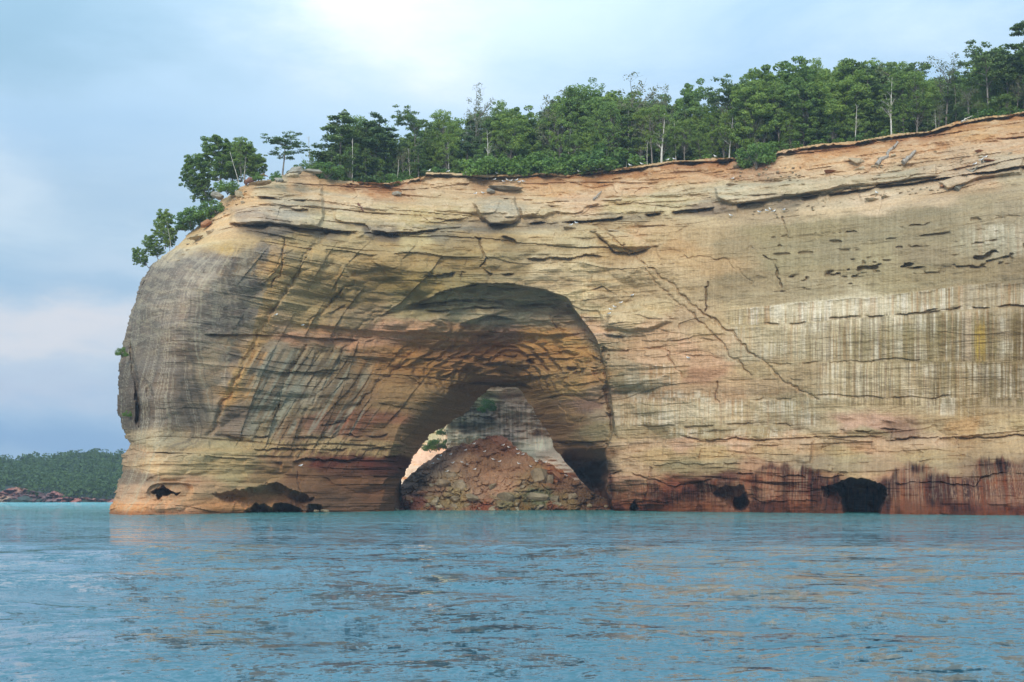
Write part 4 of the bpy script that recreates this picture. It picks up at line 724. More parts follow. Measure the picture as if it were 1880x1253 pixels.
# far shore ------------------------------------------------------
HT = [(-500,846),(-200,842),(0,842),(60,840),(100,835),(150,832),(185,831),(232,834),(330,842),(480,852)]
def d_hill(X, Y):
    top = np.interp(X, [p[0] for p in HT], [p[1] for p in HT]); t = np.clip((921-Y)/(921-top), 0, 1); return 640+t**1.3*260+fbm(X/40, Y/20, 541, 3)*14
def c_hill(X, Y, D): return np.ones(X.shape+(3,))*np.array([.03, .045, .02])
m_, nt, b = mat('far_forest_floor'); b.inputs['Base Color'].default_value = (.02, .032, .016, 1); b.inputs['Roughness'].default_value = 1; M['ff'] = m_
hl, HL = relief('hill', -500, 480, 834, 930, 4., d_hill, c_hill, lambda X, Y: Y > np.interp(X, [p[0] for p in HT], [p[1] for p in HT])+20, M['ff'], 120, True); tag(hl, kind='structure')
SP = [(-500,905),(-100,900),(0,903),(12,898),(28,894),(45,897),(52,902),(70,903),(74,911),(80,912),(86,906),(98,902),(110,905),(113,912),(130,913),(180,915),(230,916),(300,917),(420,917)]
def d_shore(X, Y): return 650+fbm(X/9, Y/5, 551, 4)*9-(Y-900)*.6+sst(.4, .7, vn(X/12, Y/3.5, 553))*6
SPC = np.array([[float(v) for v in s.split()] for s in "-100 905 150 105 88;0 905 160 100 85;20 900 150 90 75;35 898 170 125 100;30 910 110 80 78;50 905 125 95 90;5 918 190 165 140;40 916 125 95 92;70 912 115 85 80;100 905 165 110 95;90 915 125 98 95;130 916 165 105 90;200 917 160 110 95;300 917 150 105 90".split(';')])
sh_o, _ = relief('shore_cliff', -500, 420, 888, 930, 1.5, d_shore, lambda X, Y, D: idw(SPC, X+fbm(X/6, Y/4, 555, 3)*6, Y+fbm(X/6, Y/3, 556, 3)*3, 1.5), lambda X, Y: Y > np.interp(X, [p[0] for p in SP], [p[1] for p in SP])+fbm(X/5, X*0, 557, 3)*1.5, M['cliff'], 30, True); tag(sh_o, kind='structure')

for i, (px, a) in enumerate([(582,14),(598,20),(622,16),(640,24),(655,34),(672,16),(694,44),(728,16)]):
    py = float(np.interp(px, [560, 640, 738, 1128, 1300, 1500, 1700], [941, 939, 937, 938, 940, 943, 945]))-2; Dw = CH*F/(py+2.5-HY)-1.5
    boulder(px, py, a, a*.42, 'low wet tan boulder at the foot of the cliff just left of the rubble mound' if px < 740 else 'low rust stained boulder at the foot of the right-hand cliff', 'boulders in the water '+('left' if px < 740 else 'right')+' of the arch', at(px, py, Dw), None, None, M['boulder'] if px < 740 else M['rust_rock'])
r4 = np.random.default_rng(44)
for i in range(26):
    t = r4.random(); px = 330+t*120+r4.normal()*6; py = np.interp(px, RIMX, RIMY)+r4.uniform(6, 34); boulder(px, py, r4.uniform(5, 13), r4.uniform(3, 6), 'small tan stone among the debris on the left slope of the headland', 'stones on the left slope', 'cliff', None, None, M['slab'], 'stone')
for i in range(46):
    px = r4.uniform(1380, 1730); py = np.interp(px, [1380, 1720], [391, 347])+r4.normal()*4; boulder(px, py, r4.uniform(4, 11), r4.uniform(2.5, 5), 'small pale stone among the debris on the bird ledge', 'stones on the bird ledge', 'cliff', None, None, M['slab'], 'stone')
for i in range(26):
    px = r4.uniform(1355, 1470); py = r4.uniform(303, 333); boulder(px, py, r4.uniform(4, 10), r4.uniform(3, 6), 'small reddish stone in the rubble below the round bush', 'stones below the round bush', 'cliff', None, None, M['boulder'], 'stone')
for i in range(26):
    px = r4.uniform(1600, 1880); py = np.interp(px, [1600, 1880], [318, 290])+r4.normal()*16; boulder(px, py, r4.uniform(4, 12), r4.uniform(3, 6), 'small tan stone lying on the slope around the dead root', 'stones around the dead root', 'cliff', None, None, M['slab'], 'stone')
# ================================================================ TREES
def leaf_mat(name, c0, c1, c2):
    m, nt, b = mat(name); oi = nd(nt, 'ShaderNodeObjectInfo'); g = nd(nt, 'ShaderNodeNewGeometry')
    r = g.outputs['Random Per Island']; n = noise(nt, g.outputs['Position'], .55, 3, .6)
    col = mix(nt, c0, c1, ramp(nt, r, [(0, 0.), (1, 1.)])); col = mix(nt, col, c2, ramp(nt, n.outputs[0], [(.45, 0.), (.7, .8)]))
    col = mix(nt, col, ramp(nt, oi.outputs['Random'], [(0, (.72, .80, .75)), (.3, (1.0, 1.0, .9)), (.6, (1.2, 1.12, .8)), (.85, (.85, .95, .95)), (1, (1.3, 1.15, .85))]), .8, 'MULTIPLY')
    nt.links.new(col, b.inputs['Base Color']); b.inputs['Roughness'].default_value = .65; b.inputs['Specular IOR Level'].default_value = .25
    tr = nd(nt, 'ShaderNodeBsdfTranslucent'); nt.links.new(col, tr.inputs[0]); ms = nd(nt, 'ShaderNodeMixShader'); ms.inputs[0].default_value = .25
    nt.links.new(b.outputs[0], ms.inputs[1]); nt.links.new(tr.outputs[0], ms.inputs[2]); nt.links.new(ms.outputs[0], nt.nodes['Material Output'].inputs[0]); return m
M['leaf'] = leaf_mat('broad_leaves', (.105, .185, .04), (.20, .28, .07), (.26, .34, .08))
M['needle'] = leaf_mat('needles', (.07, .125, .045), (.145, .205, .07), (.19, .26, .08))
M['bushleaf'] = leaf_mat('shrub_leaves', (.075, .15, .035), (.14, .23, .05), (.20, .31, .08))
M['twig'] = leaf_mat('thin_foliage', (.13, .14, .085), (.20, .20, .13), (.10, .15, .05))
def bark(name, a, c):
    m, nt, b = mat(name); g = nd(nt, 'ShaderNodeNewGeometry').outputs['Position']; nt.links.new(mix(nt, a, c, ramp(nt, noise(nt, mapping(nt, g, (3, 3, .8)), 1.5, 4).outputs[0], [(.35, 0.), (.65, 1.)])), b.inputs['Base Color']); b.inputs['Roughness'].default_value = .95; return m
M['bark'] = bark('grey_bark', (.10, .085, .065), (.24, .21, .17)); M['pale'] = bark('pale_bark', (.34, .30, .24), (.62, .57, .48)); M['wood'] = bark('dead_wood', (.20, .16, .12), (.36, .31, .25)); M['redwood'] = bark('rotten_wood', (.12, .05, .03), (.22, .10, .06))
def tube(path, rad, ns=5):
    P = np.array(path, float); n = len(P); T = np.gradient(P, axis=0); T /= np.linalg.norm(T, axis=1)[:, None]+1e-9
    a = np.where(np.abs(T[:, 2:3]) > .9, [[1, 0, 0]], [[0, 0, 1]]); A = np.cross(T, a); A /= np.linalg.norm(A, axis=1)[:, None]+1e-9; B = np.cross(T, A)
    th = np.arange(ns)/ns*2*math.pi; R = np.asarray(rad)[:, None, None]
    v = P[:, None]+R*(A[:, None]*np.cos(th)[None, :, None]+B[:, None]*np.sin(th)[None, :, None]); v = v.reshape(-1, 3)
    i = np.arange(n-1)[:, None]*ns; j = np.arange(ns)[None]; k = (j+1) % ns
    f = np.stack([i+j, i+k, i+ns+k, i+ns+j], -1).reshape(-1, 4); return v, f
class MB:
    def __init__(s): s.v = []; s.f = []; s.n = 0
    def add(s, v, f): s.v.append(v); s.f.append(np.asarray(f)+s.n); s.n += len(v)
    def mesh(s, name, m, parent=None, smooth=True): return mesh_obj(name, np.concatenate(s.v), np.concatenate(s.f), m, parent, smooth)
def leaves(mb, ctr, ext, n, size, r, shell=.45, up=.5):
    """n leaf-spray quads in an ellipsoid"""
    d = r.normal(size=(n, 3)); d /= np.linalg.norm(d, axis=1)[:, None]; d *= (shell+(1-shell)*r.random((n, 1)))**.6
    p = np.array(ctr)+d*np.array(ext); N = r.normal(size=(n, 3))+d*.8; N[:, 2] += up; N /= np.linalg.norm(N, axis=1)[:, None]
    a = np.cross(N, r.normal(size=(n, 3))); a /= np.linalg.norm(a, axis=1)[:, None]; c = np.cross(N, a); s = size*(.55+.9*r.random((n, 1)))
    v = np.stack([p-a*s, p-c*s*.55+N*s*.1, p+a*s*.8, p+c*s*.6-N*s*.1], 1).reshape(-1, 3); mb.add(v, np.arange(n*4).reshape(-1, 4))
def limb(mb, p0, d, L, r0, r, sag=0., n=6, ns=4, curl=.12):
    P = [np.array(p0, float)]; d = np.array(d, float); d /= np.linalg.norm(d)
    for i in range(n-1):
        d = d+r.normal(size=3)*curl; d[2] -= sag; d /= np.linalg.norm(d); P.append(P[-1]+d*L/(n-1))
    mb.add(*tube(P, np.linspace(r0, r0*.2, n), ns)); return P
def twigs(mb, P, r, n, L, r0, upb=.3):
    for i in range(n):
        k = int(r.integers(max(1, len(P)//3), len(P))); d = r.normal(size=3); d[2] = abs(d[2])*.6+upb; limb(mb, P[k], d, L*r.uniform(.4, 1), r0, r, 0, 4, 3, .25)
def make_tree(kind, H, seed, base_name, barkm='bark'):
    r = np.random.default_rng(seed); wood = MB(); cr = MB(); root = empty(base_name)
    lean = r.normal(size=2)*.03; z = lambda t: np.array([lean[0]*H*t*t+math.sin(t*5+seed)*.012*H, lean[1]*H*t*t+math.cos(t*4+seed)*.012*H, H*t])
    tr = H*.0115+.03
    if kind == 'hemlock':
        T = [z(t) for t in np.linspace(-.03, 1, 12)]; wood.add(*tube(T, np.linspace(tr, .03, 12), 6)); n = int(r.integers(26, 36)); Wd = H*r.uniform(.15, .22); lo = r.uniform(.18, .38)
        for i in range(n):
            t = lo+(1-lo)*(i/n)**.9; a = r.uniform(0, 6.28); L = Wd*(1.12-t)**.6*r.uniform(.45, 1.25)+.3; d = (math.cos(a), math.sin(a), r.uniform(-.05, .35)); Pb = limb(wood, z(t), d, L, tr*.35*(1.1-t)+.015, r, .03, 5, 3)
            for q in Pb[2:]+[Pb[-1]]: leaves(cr, q+r.normal(size=3)*.15, (L*.26+.3, L*.26+.3, .16+L*.04), int(40+L*12), .17, r, .1, 1.2)
        leaves(cr, z(.99), (.35, .35, .6), 40, .2, r)
    elif kind in ('leafy', 'dense'):
        fork = r.uniform(.28, .45) if kind == 'leafy' else .2; T = [z(t) for t in np.linspace(-.03, .9, 9)]; wood.add(*tube(T, np.linspace(tr, .04, 9), 6))
        Wd = H*(r.uniform(.17, .24) if kind == 'leafy' else r.uniform(.24, .3)); n = 46 if kind == 'leafy' else 56
        for j in range(5): leaves(cr, z(.8+.035*j)+r.normal(size=3)*H*.03, (H*.065, H*.065, H*.05), 150, .145, r, .3)
        for i in range(n):
            t = fork+(.93-fork)*((i+.5)/n); env = math.sin(math.pi*min(1, ((t-fork)/(1-fork))*.86+.12))**.6; a = i*2.4+r.uniform(-.5, .5); rr = Wd*env*r.uniform(.35, 1.1)
            q = z(t)+np.array([math.cos(a)*rr, math.sin(a)*rr, r.uniform(-.02, .05)*H]); s0 = z(max(.12, t-.18)); wood.add(*tube([s0, (s0+q)/2+np.array([0, 0, -.03*H]), q], [tr*.35, tr*.2, .015], 4))
            e = H*r.uniform(.032, .066)*(1.45 if kind == 'dense' else 1)
            for j in range(3): leaves(cr, q+r.normal(size=3)*e*.7, (e*r.uniform(.5, 1), e*r.uniform(.5, 1), e*r.uniform(.35, .7)), int(58 if kind == 'leafy' else 160), .145, r, .35)
    elif kind == 'flattop':
        T = [z(t) for t in np.linspace(-.03, .8, 9)]; wood.add(*tube(T, np.linspace(tr, tr*.35, 9), 6)); n = int(r.integers(12, 16)); Wd = H*r.uniform(.2, .27)
        for i in range(n):
            t = r.uniform(.42, .8); a = i*2.4+r.uniform(-.4, .4); L = Wd*r.uniform(.6, 1.1); Pb = limb(wood, z(t), (math.cos(a), math.sin(a), r.uniform(.5, 1.2)), L*1.3, tr*.4, r, .04, 6, 4)
            for q in Pb[3:]:
                for j in range(2): leaves(cr, q+r.normal(size=3)*.045*H*np.array([1, 1, .35]), (.055*H, .055*H, .017*H), 44, .22, r, .1, 1.2)
        for j in range(8): leaves(cr, z(.79)+r.normal(size=3)*.06*H*np.array([1.3, 1.3, .6]), (.06*H, .06*H, .02*H), 60, .22, r, .1, 1.2)
    elif kind == 'sparse':
        T = [z(t) for t in np.linspace(-.03, .72, 8)]; wood.add(*tube(T, np.linspace(tr, tr*.4, 8), 6)); n = int(r.integers(12, 17))
        for i in range(n):
            t = r.uniform(.35, .74); a = i*2.4+r.uniform(-.4, .4); L = H*r.uniform(.2, .36); Pb = limb(wood, z(t), (math.cos(a)*.8, math.sin(a)*.8, r.uniform(.7, 1.5)), L, tr*.38, r, 0, 7, 4, .16); twigs(wood, Pb, r, 9, L*.4, .022)
            for q in Pb[3:]: leaves(cr, q+r.normal(size=3)*.03*H, (.05*H, .05*H, .035*H), int(r.integers(12, 30)), .15, r, .1)
    elif kind == 'snag':
        T = [z(t) for t in np.linspace(-.03, .95, 10)]; wood.add(*tube(T, np.linspace(tr*1.1, .03, 10), 6))
        for i in range(13):
            t = r.uniform(.3, .92); a = r.uniform(0, 6.28); L = H*r.uniform(.12, .32)*(1.25-t); Pb = limb(wood, z(t), (math.cos(a)*.7, math.sin(a)*.7, r.uniform(.5, 1.3)), L, tr*.4*(1.2-t), r, -.02, 6, 4, .12); twigs(wood, Pb, r, 6, L*.45, .02)
    elif kind == 'pole':
        T = [z(t) for t in np.linspace(-.03, 1, 8)]; wood.add(*tube(T, np.linspace(tr*.9, tr*.4, 8), 6))
        for i in range(4): limb(wood, z(r.uniform(.4, .95)), (r.normal(), r.normal(), .5), H*.08, tr*.3, r, 0, 4, 3)
    elif kind == 'bush':
        for i in range(9): a = i*.7; limb(wood, (0, 0, -.3), (math.cos(a)*.5, math.sin(a)*.5, 1), H*.8, .06, r, 0, 5, 4)
        for i in range(34):
            a = r.uniform(0, 6.28); u = r.random()**.5; q = np.array([math.cos(a)*H*.62*u, math.sin(a)*H*.62*u, H*(.12+.72*r.random()*(1-u*u*.55))]); e = H*.13
            leaves(cr, q, (e*1.3, e*1.3, e), 70, .17, r, .3)
    leafm = {'hemlock': 'needle', 'leafy': 'leaf', 'dense': 'leaf', 'flattop': 'needle', 'sparse': 'twig', 'bush': 'bushleaf'}.get(kind)
    wood.mesh('stem' if kind == 'bush' else 'trunk', M[barkm], root)
    if cr.n: cr.mesh('foliage' if kind == 'bush' else 'crown', M[leafm], root, smooth=False)
    root['H'] = H; return root
PROTO = {}
for kind, nm, cnt, H in (('leafy', 'leafy_tree', 4, 16), ('dense', 'leafy_tree', 2, 12), ('hemlock', 'conifer_tree', 4, 16), ('flattop', 'spreading_tree', 3, 17), ('sparse', 'sparse_tree', 3, 15), ('snag', 'dead_tree', 3, 11), ('pole', 'dead_tree', 1, 6), ('bush', 'bush', 4, 4)):
    PROTO[kind] = [(make_tree(kind, H, 700+hash_ , nm, 'pale' if kind in ('snag', 'pole') else 'bark')) for hash_ in [len(kind)*31+i*7 for i in range(cnt)]]
usedp = set(); TREES = []
def put_tree(kind, p, H, idx=None, wide=1., lean=0., m=None):
    pr = PROTO[kind][(idx if idx is not None else int(rng.integers(99))) % len(PROTO[kind])]; s = H/pr['H']
    if pr.name not in usedp: usedp.add(pr.name); o = pr; 
    else:
        o = pr.copy(); C.objects.link(o)
        for ch in pr.children: c = ch.copy(); C.objects.link(c); c.parent = o
    for k_ in ('label', 'named', 'group', 'category'):
        if k_ in o: del o[k_]
    o.location = p; o.scale = (s*wide, s*wide, s); o.rotation_euler = (0, lean, rng.uniform(0, 6.28) if not lean else 0.); o['kd'] = kind; TREES.append(o)
    if lean: o.rotation_euler = (0, lean, 0)
    return o
def ground(px, back):
    """a point of the plateau seen in column px, `back` metres behind the rim"""
    q = rim_pt(px); D = q[1]+back; return np.array([(px-CX)/F*D, D, q[2]-.3])
def tree_at(kind, px, top, back, idx=None, wide=1., lean=0.):
    g = ground(px, back); H = CH+(HY-top)/F*g[1]-g[2]; return put_tree(kind, g, H, idx, wide, lean)
# trees one can tell apart: kind, column, top row, metres behind the rim, width, label
NAMED = [('flattop',520,238,5,1.45,'layered dark green tree above the left corner rocks'),('snag',569,248,7,.8,'thin bare grey sapling just right of the left corner rocks'),
 ('hemlock',625,205,6,1.8,'tall dense dark tree, left one of the pair after the gap in the wood'),('leafy',655,210,10,.9,'tall leafy tree directly behind the pale leaning trunk on the left'),('hemlock',692,218,6,1.7,'pointed bushy tree, right one of the dense group left of the hollow in the rim'),('leafy',712,235,10,.8,'slim leafy tree closing the right side of the dense left group'),
 ('flattop',762,190,6,.85,'tall open tree with irregular tufts standing above the lowest dip of the wood'),('sparse',740,262,4,.8,'small half bare tree left of the tall open tree'),('leafy',815,203,9,1.,'light leafy tree right of the tall open tree'),('sparse',876,168,10,.75,'thin crowned tree that rises highest in the left half of the wood'),('leafy',922,181,12,.7,'slender leafy tree with a pointed top rising behind the low shrubs'),('dense',955,205,8,1.1,'round dark leafy tree above the mound of low shrubs'),
 ('sparse',1012,178,6,1.1,'twiggy grey green tree at the left end of the raised middle wood'),('leafy',1050,160,9,1.1,'broad leafy tree, second of the raised middle wood'),('leafy',1085,156,12,1.1,'leafy tree forming the first summit of the middle wood'),('sparse',1165,152,7,1.2,'feathery tree with grey upright limbs in the middle of the wood'),('sparse',1215,166,9,.9,'feathery tree directly behind the white dead tree'),('dense',1272,160,12,.8,'small round dark crown poking above the wood right of the white dead tree'),
 ('flattop',1335,140,9,.95,'open topped tree with drooping tufts left of the round bush in the rim gap'),('dense',1410,132,10,1.2,'large full leafy tree right above the round bush in the rim gap'),('dense',1460,124,9,1.2,'large full leafy tree next to the right of the one above the round bush'),('leafy',1503,103,14,.55,'dark tuft topped tree rising alone from the right part of the wood'),
 ('hemlock',1565,112,10,1.2,'dark layered tree right of the tuft topped one'),('flattop',1648,98,8,1.1,'spreading tree with forked pale trunk in the right part of the wood'),('sparse',1738,108,7,1.25,'grey feathery tree with bare twigs on top near the right'),('flattop',1812,67,5,1.05,'tall flat topped tree with a long bare trunk close to the right rim'),('flattop',1850,78,7,.8,'second long trunked tree right of the tall flat topped one'),('hemlock',1884,40,7,1.4,'tallest dark tree cut off by the right edge of the picture'),
 ('snag',1216,203,1.2,1.5,'white dead tree with forked bare branches in front of the wood'),('snag',1040,232,5,1.2,'pale bare tree among bright leaves above the low shrubs'),('snag',1340,192,1.2,1.,'white forked dead tree left of the round bush in the rim gap'),('snag',1188,255,1.2,.8,'small bare tree left of the white dead tree'),('pole',1150,289,1.5,1.5,'short pale broken stump on the rim'),('pole',646,256,3,.8,'pale leaning bare trunk in the dense left group'),('pole',729,294,3,1.,'short white bare trunk above the hollow in the rim'),('snag',752,270,4,.7,'thin dead tree under the tall open tree'),('snag',1486,150,7,.7,'pale dead stem inside the full leafy trees on the right'),('snag',1570,190,1.2,.9,'bare grey tree in front of the right part of the wood'),('snag',1637,135,1.2,.9,'white trunked dead tree below the spreading forked tree'),('snag',895,235,1.2,.9,'bare twiggy tree standing among the left wood'),('snag',1718,200,1.2,.7,'slim pale dead tree near the rim below the grey feathery tree'),('snag',1776,195,3,.6,'thin bare sapling left of the tall flat topped tree'),('snag',1240,215,5,.8,'grey bare stem right of the white dead tree'),('pole',824,262,5,.6,'thin grey bare stem in the left wood')]
for kd, px, top, bk_, wd, lb in NAMED:
    o = tree_at(kd, px, top, bk_, None, wd); o['label'] = lb; o['named'] = 1
# the rest of the wood, filled up row by row
PR = [(560,318),(600,290),(612,240),(640,225),(700,232),(725,262),(745,250),(790,235),(830,222),(900,215),(985,232),(1005,205),(1040,180),(1120,182),(1170,182),(1240,192),(1300,186),(1350,172),(1400,152),(1460,140),(1520,136),(1570,130),(1640,125),(1700,138),(1760,142),(1800,120),(1850,110),(1890,100),(2000,80),(2100,70)]
prx = [p[0] for p in PR]; pry = [p[1] for p in PR]
for row, (bk_, stp, lowr) in enumerate(((4, 23, 75), (9, 23, 55), (15, 24, 34), (23, 27, 16))):
    px = 600+row*7
    while px < 1990:
        top = np.interp(px, prx, pry)+rng.uniform(-9, lowr); ry = np.interp(px, RIMX, RIMY)
        if ry-top > 22: tree_at(rng.choice(['leafy', 'hemlock', 'dense', 'leafy', 'sparse'], p=[.34, .2, .2, .16, .10]), px, top, bk_+rng.uniform(-1.5, 1.5), None, rng.uniform(.9, 1.3))
        px += stp*rng.uniform(.75, 1.3)
px = 596
while px < 1990:
    ry = np.interp(px, RIMX, RIMY); mound_ = 880 < px < 1125; hgt = rng.uniform(28, 50) if mound_ else rng.uniform(8, 26)
    if not 1362 < px < 1418 and (mound_ or rng.random() < .55): tree_at('bush', px, ry-hgt, rng.uniform(1.6, 4.) if mound_ else rng.uniform(3, 7), None, rng.uniform(.9, 1.5))
    px += rng.uniform(11, 18)
px = 600
while px < 1990:
    ry = np.interp(px, RIMX, RIMY); tree_at('bush', px, ry-rng.uniform(22, 46), rng.uniform(10, 16), None, rng.uniform(1., 1.3)); px += rng.uniform(20, 30)
# left corner and slope
def free(kind, px, base, top, D, idx, wide, label, lean=0.):
    p = np.array(at(px, base, D)); H = (base-top)/F*D; o = put_tree(kind, p, H, idx, wide, lean); o['label'] = label; o['named'] = 1; return o
free('dense', 405, 348, 252, 250, 0, 1.25, 'largest dark leafy tree leaning out over the left corner'); free('dense', 450, 335, 262, 249, 1, 1.15, 'dark leafy tree between the birch trunks and the layered tree'); free('dense', 378, 362, 285, 251, 1, 1.2, 'leafy tree spreading out over the left edge below the largest one', -.35); free('dense', 388, 380, 320, 252, 0, 1.1, 'low hanging leafy tree under the left edge of the corner group', -.5)
free('dense', 428, 345, 262, 254, 1, 1.2, 'dark leafy tree filling the gap behind the two birch trunks'); free('dense', 470, 335, 285, 254, 0, 1.2, 'low dark leafy tree behind the shrub on the rotten wood'); free('leafy', 442, 330, 250, 247, 2, .8, 'thin leafy tree with a reddish top behind the birch trunks'); free('pole', 438, 338, 277, 243, 0, .8, 'left one of two white birch trunks on the left corner', -.22); free('snag', 447, 334, 285, 243, 1, .7, 'right one of two white birch trunks on the left corner', .12); free('snag', 410, 346, 320, 243, 2, .7, 'short bare branch leaning left of the small bright bush', -.5)
free('bush', 418, 356, 325, 242, 0, 1.2, 'small bright green bush at the head of the left slope'); free('bush', 508, 334, 312, 242, 1, .9, 'small green bush left of the capstone'); free('bush', 475, 332, 314, 243, 2, 1., 'low shrub by the brown rotten wood on the rim')
free('dense', 303, 456, 388, 243, 1, 1.0, 'upper tree growing on the left edge of the headland'); free('dense', 290, 478, 432, 243, 0, 1.2, 'middle tree hanging on the left edge of the headland', -.3); free('dense', 272, 492, 450, 243, 1, 1.1, 'lowest dark tree hanging over the left edge', -.6); free('dense', 312, 460, 420, 242, 0, 1.0, 'rounded dark tree beside the upper tree of the left edge'); free('snag', 313, 452, 405, 240, 0, .7, 'white forked bare stem in the trees of the left edge', -.1)
free('bush', 350, 414, 378, 241, 3, 1.2, 'left one of the shrubs on the left slope'); free('bush', 368, 408, 370, 241, 0, 1.2, 'middle one of the shrubs on the left slope'); free('bush', 388, 394, 362, 241, 1, 1.1, 'right one of the shrubs on the left slope'); free('bush', 340, 424, 395, 242, 2, .9, 'lowest small shrub of the left slope')
free('leafy', 575, 322, 288, 252, 3, 1.1, 'low leafy tree behind the flat slab right of the capstone'); free('bush', 600, 326, 292, 252, 1, 1.3, 'shrub behind the rim right of the flat slab'); free('hemlock', 607, 328, 272, 256, 2, 1.3, 'small pointed tree right of the bare sapling'); free('bush', 560, 318, 292, 254, 3, 1.1, 'shrub behind the capstone')
free('bush', 1389, 306, 246, 249, 0, .85, 'round green bush growing in the notch of the rim'); free('bush', 224, 656, 634, 226, 2, .8, 'tiny shrub clinging to the left face of the headland'); free('bush', 234, 766, 752, 219, 3, 1., 'small shrub in the fissure on the left face of the headland')
free('bush', 806, 826, 796, 372, 0, 1.2, 'green bush on the pale shelf seen through the arch'); free('bush', 790, 830, 808, 370, 1, 1.1, 'lower left bush on the pale shelf seen through the arch'); free('bush', 893, 758, 726, 338, 2, .8, 'green shrub on the pale wall seen through the arch'); free('bush', 813, 800, 782, 376, 3, 1., 'upper bush behind the corner of the pale wall')
for k, v in PROTO.items():                                  # prototypes nobody used
    for o in v:
        if o.name not in usedp:
            for ch in list(o.children): bpy.data.objects.remove(ch)
            bpy.data.objects.remove(o)
# labels: every remaining tree is told apart by its kind, its look and the stretch of rim it stands on
WORD = {'leafy': 'leafy tree', 'dense': 'round dense leafy tree', 'hemlock': 'dark layered tree', 'flattop': 'spreading tree', 'sparse': 'feathery grey green tree', 'snag': 'dead tree', 'pole': 'bare trunk', 'bush': 'low shrub'}
CAT = {'snag': 'dead tree', 'pole': 'dead tree', 'bush': 'bush'}
ZONE = [(745, 'in the dense left group'), (885, 'right of the tall open tree'), (1000, 'behind the shrub mound on its left'), (1125, 'behind the shrub mound on its right'), (1216, 'left of the white dead tree'), (1388, 'right of the white dead tree'), (1500, 'right of the round notch bush'), (1650, 'right of the tuft topped tree'), (1815, 'right of the spreading forked tree'), (9999, 'at the right edge')]
ORD = ['first', 'second', 'third', 'fourth', 'fifth', 'sixth', 'seventh', 'eighth', 'ninth', 'tenth', 'eleventh', 'twelfth', 'thirteenth', 'fourteenth']
grp = {}
for o in TREES:
    kd = o['kd']; o['category'] = CAT.get(kd, 'tree'); px = o.location.x/o.location.y*F+CX
    if px > 590 and o.location.z > 40: o['group'] = 'shrubs along the foot of the wood' if kd == 'bush' else ('dead trees on the plateau' if kd in ('snag', 'pole') else 'trees of the wood on top of the cliff')
    if 'named' in o: del o['named']
    else:
        zi = next(i for i, z_ in enumerate(ZONE) if px < z_[0]); depth_ = o.location.y-rim_pt(px)[1]; lay = 'on the rim' if (kd == 'bush' and depth_ < 5) else ('near the rim' if depth_ < 7 else 'further back'); grp.setdefault((zi, kd, lay), []).append((px, o))
for (zi, kd, lay), l in grp.items():
    l.sort(key=lambda t: t[0])
    for i, (_, o) in enumerate(l): o['label'] = (WORD[kd]+' '+lay+' '+ZONE[zi][1] if len(l) == 1 else ORD[min(i, 13)]+' '+WORD[kd]+' '+lay+' '+ZONE[zi][1])
for o in TREES: del o['kd']
for o in C.objects:
    if 'H' in o: del o['H']
# far forest: one mass of crowns
r = np.random.default_rng(5); fm_ = MB(); X_, Y_, D_, V_ = HL
cnt = 0
for k in range(3800):
    i = int(r.integers(0, X_.shape[1])); j = int(r.integers(0, X_.shape[0])); px, py = X_[j, i], Y_[j, i]
    tp = np.interp(px, [p[0] for p in HT], [p[1] for p in HT])
    if py < tp+6 or py > 912: continue
    if px < 115 and py > np.interp(px, [p[0] for p in SP], [p[1] for p in SP])-1: continue
    p = V_[j, i]+r.normal(size=3)*np.array([3, 6, .9]); R = r.uniform(2.4, 4.6); leaves(fm_, (p[0], p[1]-1, p[2]+R*.45), (R, R, R*.8), 64, .85, r, .75, .9)
M['far_leaf'] = leaf_mat('far_leaves', (.032, .070, .018), (.05, .092, .026), (.06, .11, .03)); tag(fm_.mesh('forest', M['far_leaf'], None, False), kind='stuff')
# ================================================================ DRIFTWOOD AND GULLS
def log(name, px0, py0, px1, py1, rad, m, label, cat, branches=0, seed=1, lift=.5):
    a = np.array(surf(px0, py0)); c = np.array(surf(px1, py1)); a[1] -= lift; c[1] -= lift; r = np.random.default_rng(seed); mb = MB()
    P_ = [a+(c-a)*t+r.normal(size=3)*.08*np.linalg.norm(c-a)*.35*math.sin(t*math.pi) for t in np.linspace(0, 1, 9)]
    mb.add(*tube(P_, np.linspace(rad, rad*.45, 9)*(1+.15*r.normal(size=9)), 8))
    for e_, q in ((0, P_[0]), (8, P_[8])): mb.add(*tube([P_[e_], P_[e_]+(P_[e_]-P_[4])*.004], [rad*(1 if e_ == 0 else .45), .01], 8))
    for i in range(branches): limb(mb, P_[int(r.integers(2, 8))], (r.normal(), -abs(r.normal())*.5, r.normal()), r.uniform(.25, .6)*np.linalg.norm(c-a)*.5, rad*.45, r, 0, 6, 5, .2)
    tag(mb.mesh(name, m, None, True), label, cat)
log('fallen_log', 1608, 303, 1646, 262, .42, M['wood'], 'long dark log sliding down the slope under the right-hand rim', 'log', 2, 3)
log('fallen_log', 1656, 299, 1679, 278, .5, M['wood'], 'short thick log right of the long dark one', 'log', 1, 4)
log('dead_root', 1752, 350, 1808, 296, .55, M['grey_rock'], 'bleached dead root with stubby arms lying on the right slope', 'driftwood', 6, 5, .9)
log('fallen_log', 1089, 367, 1104, 352, .2, M['wood'], 'small dark stick lying on the slope above the arch', 'log', 1, 6)
log('broken_wood', 658, 374, 668, 388, .22, M['redwood'], 'short red stump of wood sticking up from the slope', 'log', 1, 7)
log('rotten_log', 452, 338, 488, 325, .55, M['redwood'], 'rotten red brown log on the left corner of the rim', 'log', 4, 8, 1.5)
log('fallen_log', 1762, 224, 1782, 214, .14, M['pale'], 'pale stick poking out over the rim on the right', 'log', 2, 9)
m_, nt, b = mat('white_plumage'); b.inputs['Base Color'].default_value = (.82, .81, .78, 1); b.inputs['Roughness'].default_value = .8; M['gull'] = m_
